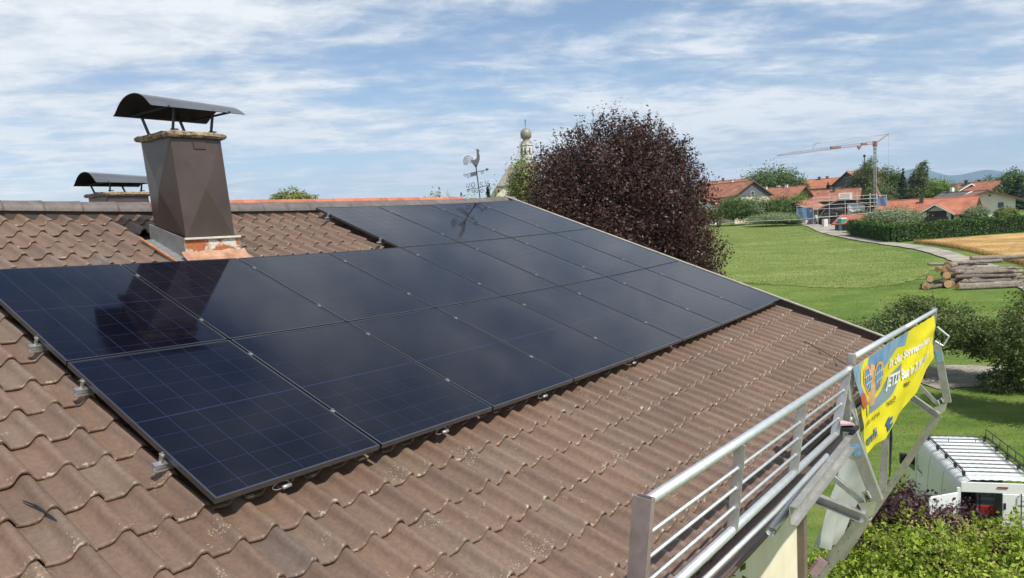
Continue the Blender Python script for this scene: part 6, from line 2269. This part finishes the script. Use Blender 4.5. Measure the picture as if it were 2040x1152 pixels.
def church():
    d0 = 245
    p = G(d0, dlpx(1062, d0))
    t = thing('village_church', 'white village church with a grey onion-domed tower', 'church', p)
    z0 = p.z
    m_shing = mat('weathered_shingles', (0.20, 0.185, 0.155), 0.75, var=0.3, vscale=1.2, bump=0.3, bscale=4)
    m_dome = mat('onion_shingles', (0.24, 0.23, 0.19), 0.55, metal=0.2, var=0.25, vscale=1.5)
    ax_ = Vector((RH[0], RH[1], 0))
    fw = Vector((FH[0], FH[1], 0))
    k_ = d0 / 1460.05

    def zpx(y):
        return CAM[2] + (443.8 - y) * k_ - z0
    tc_ = Vector((p.x, p.y, z0))
    zt_ = zpx(292)
    MB().lathe([(2.05, -1), (2.05, zt_)], tc_, 8).build('tower', m_wht, t)
    MB().lathe([(2.3, zt_ - 0.1), (2.3, zt_ + 0.25), (2.0, zt_ + 0.3)], tc_, 8).build('cornice', m_wht, t)
    h = lambda q: zt_ + 0.25 + q
    MB().lathe([(2.15, h(0)), (1.75, h(0.7)), (1.2, h(1.3)), (1.0, h(1.6)), (1.1, h(1.75)), (1.7, h(2.2)), (1.88, h(3.2)), (1.75, h(4.1)), (1.25, h(4.8)), (0.6, h(5.2)), (0.25, h(5.5)), (0.14, h(6.0)), (0.0, h(6.1))], tc_, 16).build('onion_dome', m_dome, t, smooth=True)
    c_ = MB().tube([tc_ + Vector((0, 0, h(5.9))), tc_ + Vector((0, 0, h(8.2)))], 0.10, 6).box(tc_ + Vector((0, 0, h(7.6))), (0.12, 0.9, 0.12)).build('cross', m_steel, t)
    MB().lathe([(0, .22), (.22, 0), (0, -.22)], tc_ + Vector((0, 0, h(6.4))), 8).build('orb', m_dome, c_)
    for a in range(8):
        an = a * math.pi / 4 + math.pi / 8
        MB().box(tc_ + Vector((math.cos(an) * 1.92, math.sin(an) * 1.92, zt_ - 2.0)), (0.14, 0.5, 2.0), Matrix.Rotation(an, 3, 'Z')).build('belfry_window', m_glass, t)
    O = tc_ - fw * 12

    def P(x, y, z):
        return O + ax_ * x + fw * y + Vector((0, 0, z))
    xl, xr = -11.4, 8.0
    ze, zr = zpx(372), zpx(333)
    MB().prism([P(xl + 3.2, -6, -1), P(xr, -6, -1), P(xr, -6, ze), P(xl + 3.2, -6, ze)], fw * 12).build('nave', m_wht, t)
    b_ = MB()
    for s_ in (-1, 1):
        b_.prism([P(xl + 1.2, s_ * 6.6, ze - 0.6), P(xr, s_ * 6.6, ze - 0.6), P(xr, 0, zr), P(-5.6, 0, zr)], Vector((0, 0, 0.3)))
    b_.prism([P(xl + 1.2, -6.6, ze - 0.6), P(xl + 1.2, 6.6, ze - 0.6), P(-5.6, 0, zr)], Vector((0, 0, 0.3)))
    # long sweep of the porch roof down to the left
    b_.prism([P(xl + 1.2, -6.4, ze - 0.4), P(xl + 4.0, -6.4, ze - 0.4), P(xl - 1.6, -6.4, zpx(402)), P(xl - 2.2, -6.4, zpx(402))], fw * 9)
    b_.build('nave_roof', m_shing, t)
    MB().prism([P(xl - 1.5, -6.2, -1), P(xl + 3.3, -6.2, -1), P(xl + 3.3, -6.2, ze - 0.5), P(xl - 1.5, -6.2, zpx(402) - 0.2)], fw * 8).build('porch', m_crm, t)
    for x in (-4.5, -0.5, 3.5):
        MB().prism([P(x, -6.06, 5), P(x + 1.2, -6.06, 5), P(x + 1.2, -6.06, 9.0), P(x + .6, -6.06, 9.8), P(x, -6.06, 9.0)], fw * 0.1).build('nave_window', m_glass, t)


church()
m_far = m_lf_olive
def tr(px_, d, ytop, wpx, label, m, n, size, kind='round', **kw):
    vt(px_, d, ytop, wpx, label, m, kind, n=n, size=size, group='trees behind the roof ridge', **kw)


tr(1052, 88, 300, 66, 'light olive-green tree in front of the church', m_lf_olive, 9000, 0.24)
pt = G(42, dlpx(591, 42))
plant('tree', 'rounded light green treetop just above the roof ridge, left of the array', 'tree', pt, [(0, 0, 10.95, 1.15, 1.15, 0.85), (RH[0] * -0.75, RH[1] * -0.75, 10.85, 0.75, 0.75, 0.75), (RH[0] * 0.8, RH[1] * 0.8, 10.85, 0.7, 0.7, 0.7), (0, 0, 8.6, 2.6, 2.6, 2.2)], 30000, 0.13, m_lf_olive, (5.5, 0.2), group='trees behind the roof ridge', spread=0.13, shell=0.4, up=0.5, seed=3)
tr(872, 95, 383, 24, 'small green treetop above the ridge, left of the weathervane', m_lf_lime, 1600, 0.25)
tr(856, 98, 386, 20, 'smallest treetop at the end of the red ridge', m_lf_lime, 1400, 0.25)
tr(884, 92, 380, 18, 'pointed dark treetop, second left of the weathervane', m_lf_oak, 1400, 0.25)
tr(904, 96, 384, 20, 'pale treetop just left of the weathervane', m_lf_olive, 1400, 0.25)
tr(945, 90, 386, 44, 'flat green treetop directly behind the weathervane', m_lf_lime, 2200, 0.25)
tr(982, 62, 372, 15, 'dark cypress between the weathervane and the church', m_lf_fir, 4200, 0.16, 'cone')
tr(929, 120, 385, 5, 'tiny dark cypress tip left of the weathervane', m_lf_fir, 900, 0.2, 'cone')
tr(998, 70, 380, 18, 'small yellow-green bush top before the church wall', m_lf_lime, 1600, 0.2)

# ------------------------------------------------------------------ mountains and air
m_mtn = mat('forested_mountain', (0.030, 0.055, 0.040), 0.95, var=0.5, vscale=0.004, two=(0.10, 0.13, 0.10))
mt_ = []
D0 = 9000.0
prof_px = [(700, 470), (1200, 432), (1500, 405), (1700, 372), (1790, 350), (1810, 339), (1832, 336), (1850, 338), (1872, 345), (1892, 350), (1910, 350), (1930, 346), (1950, 342), (1966, 338), (1990, 341), (2010, 345), (2040, 345), (2100, 336), (2200, 342), (2400, 350), (2700, 370)]
xs_ = np.linspace(700, 2700, 220)
top_ = np.interp(xs_, [q[0] for q in prof_px], [q[1] for q in prof_px])
rows_ = 9
for j in range(rows_):
    q = j / (rows_ - 1)
    for i, x in enumerate(xs_):
        d = D0 - 2600 * (1 - q)
        l = dlpx(x, d)
        hpx = (446 - 0.0491 * (x - 1020)) - top_[i]
        H = hpx * D0 / 1460 * (q ** 0.8) + 60 * q * (1 - q) * 4 * mnoise.noise(Vector((x * 0.02, q * 3, 0))) + 8 * mnoise.noise(Vector((x * 0.09, q * 6, 4)))
        g_ = GXY(d, l)
        mt_.append((g_[0], g_[1], 8 + max(-5, H)))
mo = MB().grid(mt_, len(xs_), rows_).build('mountains', m_mtn, None, smooth=True)
struct(mo)

def haze():
    m = bpy.data.materials.new('haze_air')
    m.use_nodes = True
    nt = m.node_tree
    nt.nodes.remove(nt.nodes['Principled BSDF'])
    v_ = N(nt, 'ShaderNodeVolumePrincipled')
    v_.inputs['Color'].default_value = (0.48, 0.70, 1.0, 1)
    v_.inputs['Density'].default_value = HAZE_DENSITY
    v_.inputs['Anisotropy'].default_value = 0.0
    L(nt, v_.outputs[0], nt.nodes['Material Output'].inputs['Volume'])
    # a closed box of air round the valley, its floor below the lowest ground
    c = GXY(4800, 1800)
    o_ = MB().box((c[0], c[1], 360), (10400, 9400, 724), Matrix.Rotation(VIEW_H, 3, 'Z')).build('haze', m, None)
    o_['kind'] = 'stuff'
    o_['label'] = 'thin bluish summer haze over the valley'
    o_['category'] = 'haze'
HAZE_DENSITY = 9.5e-5
haze()
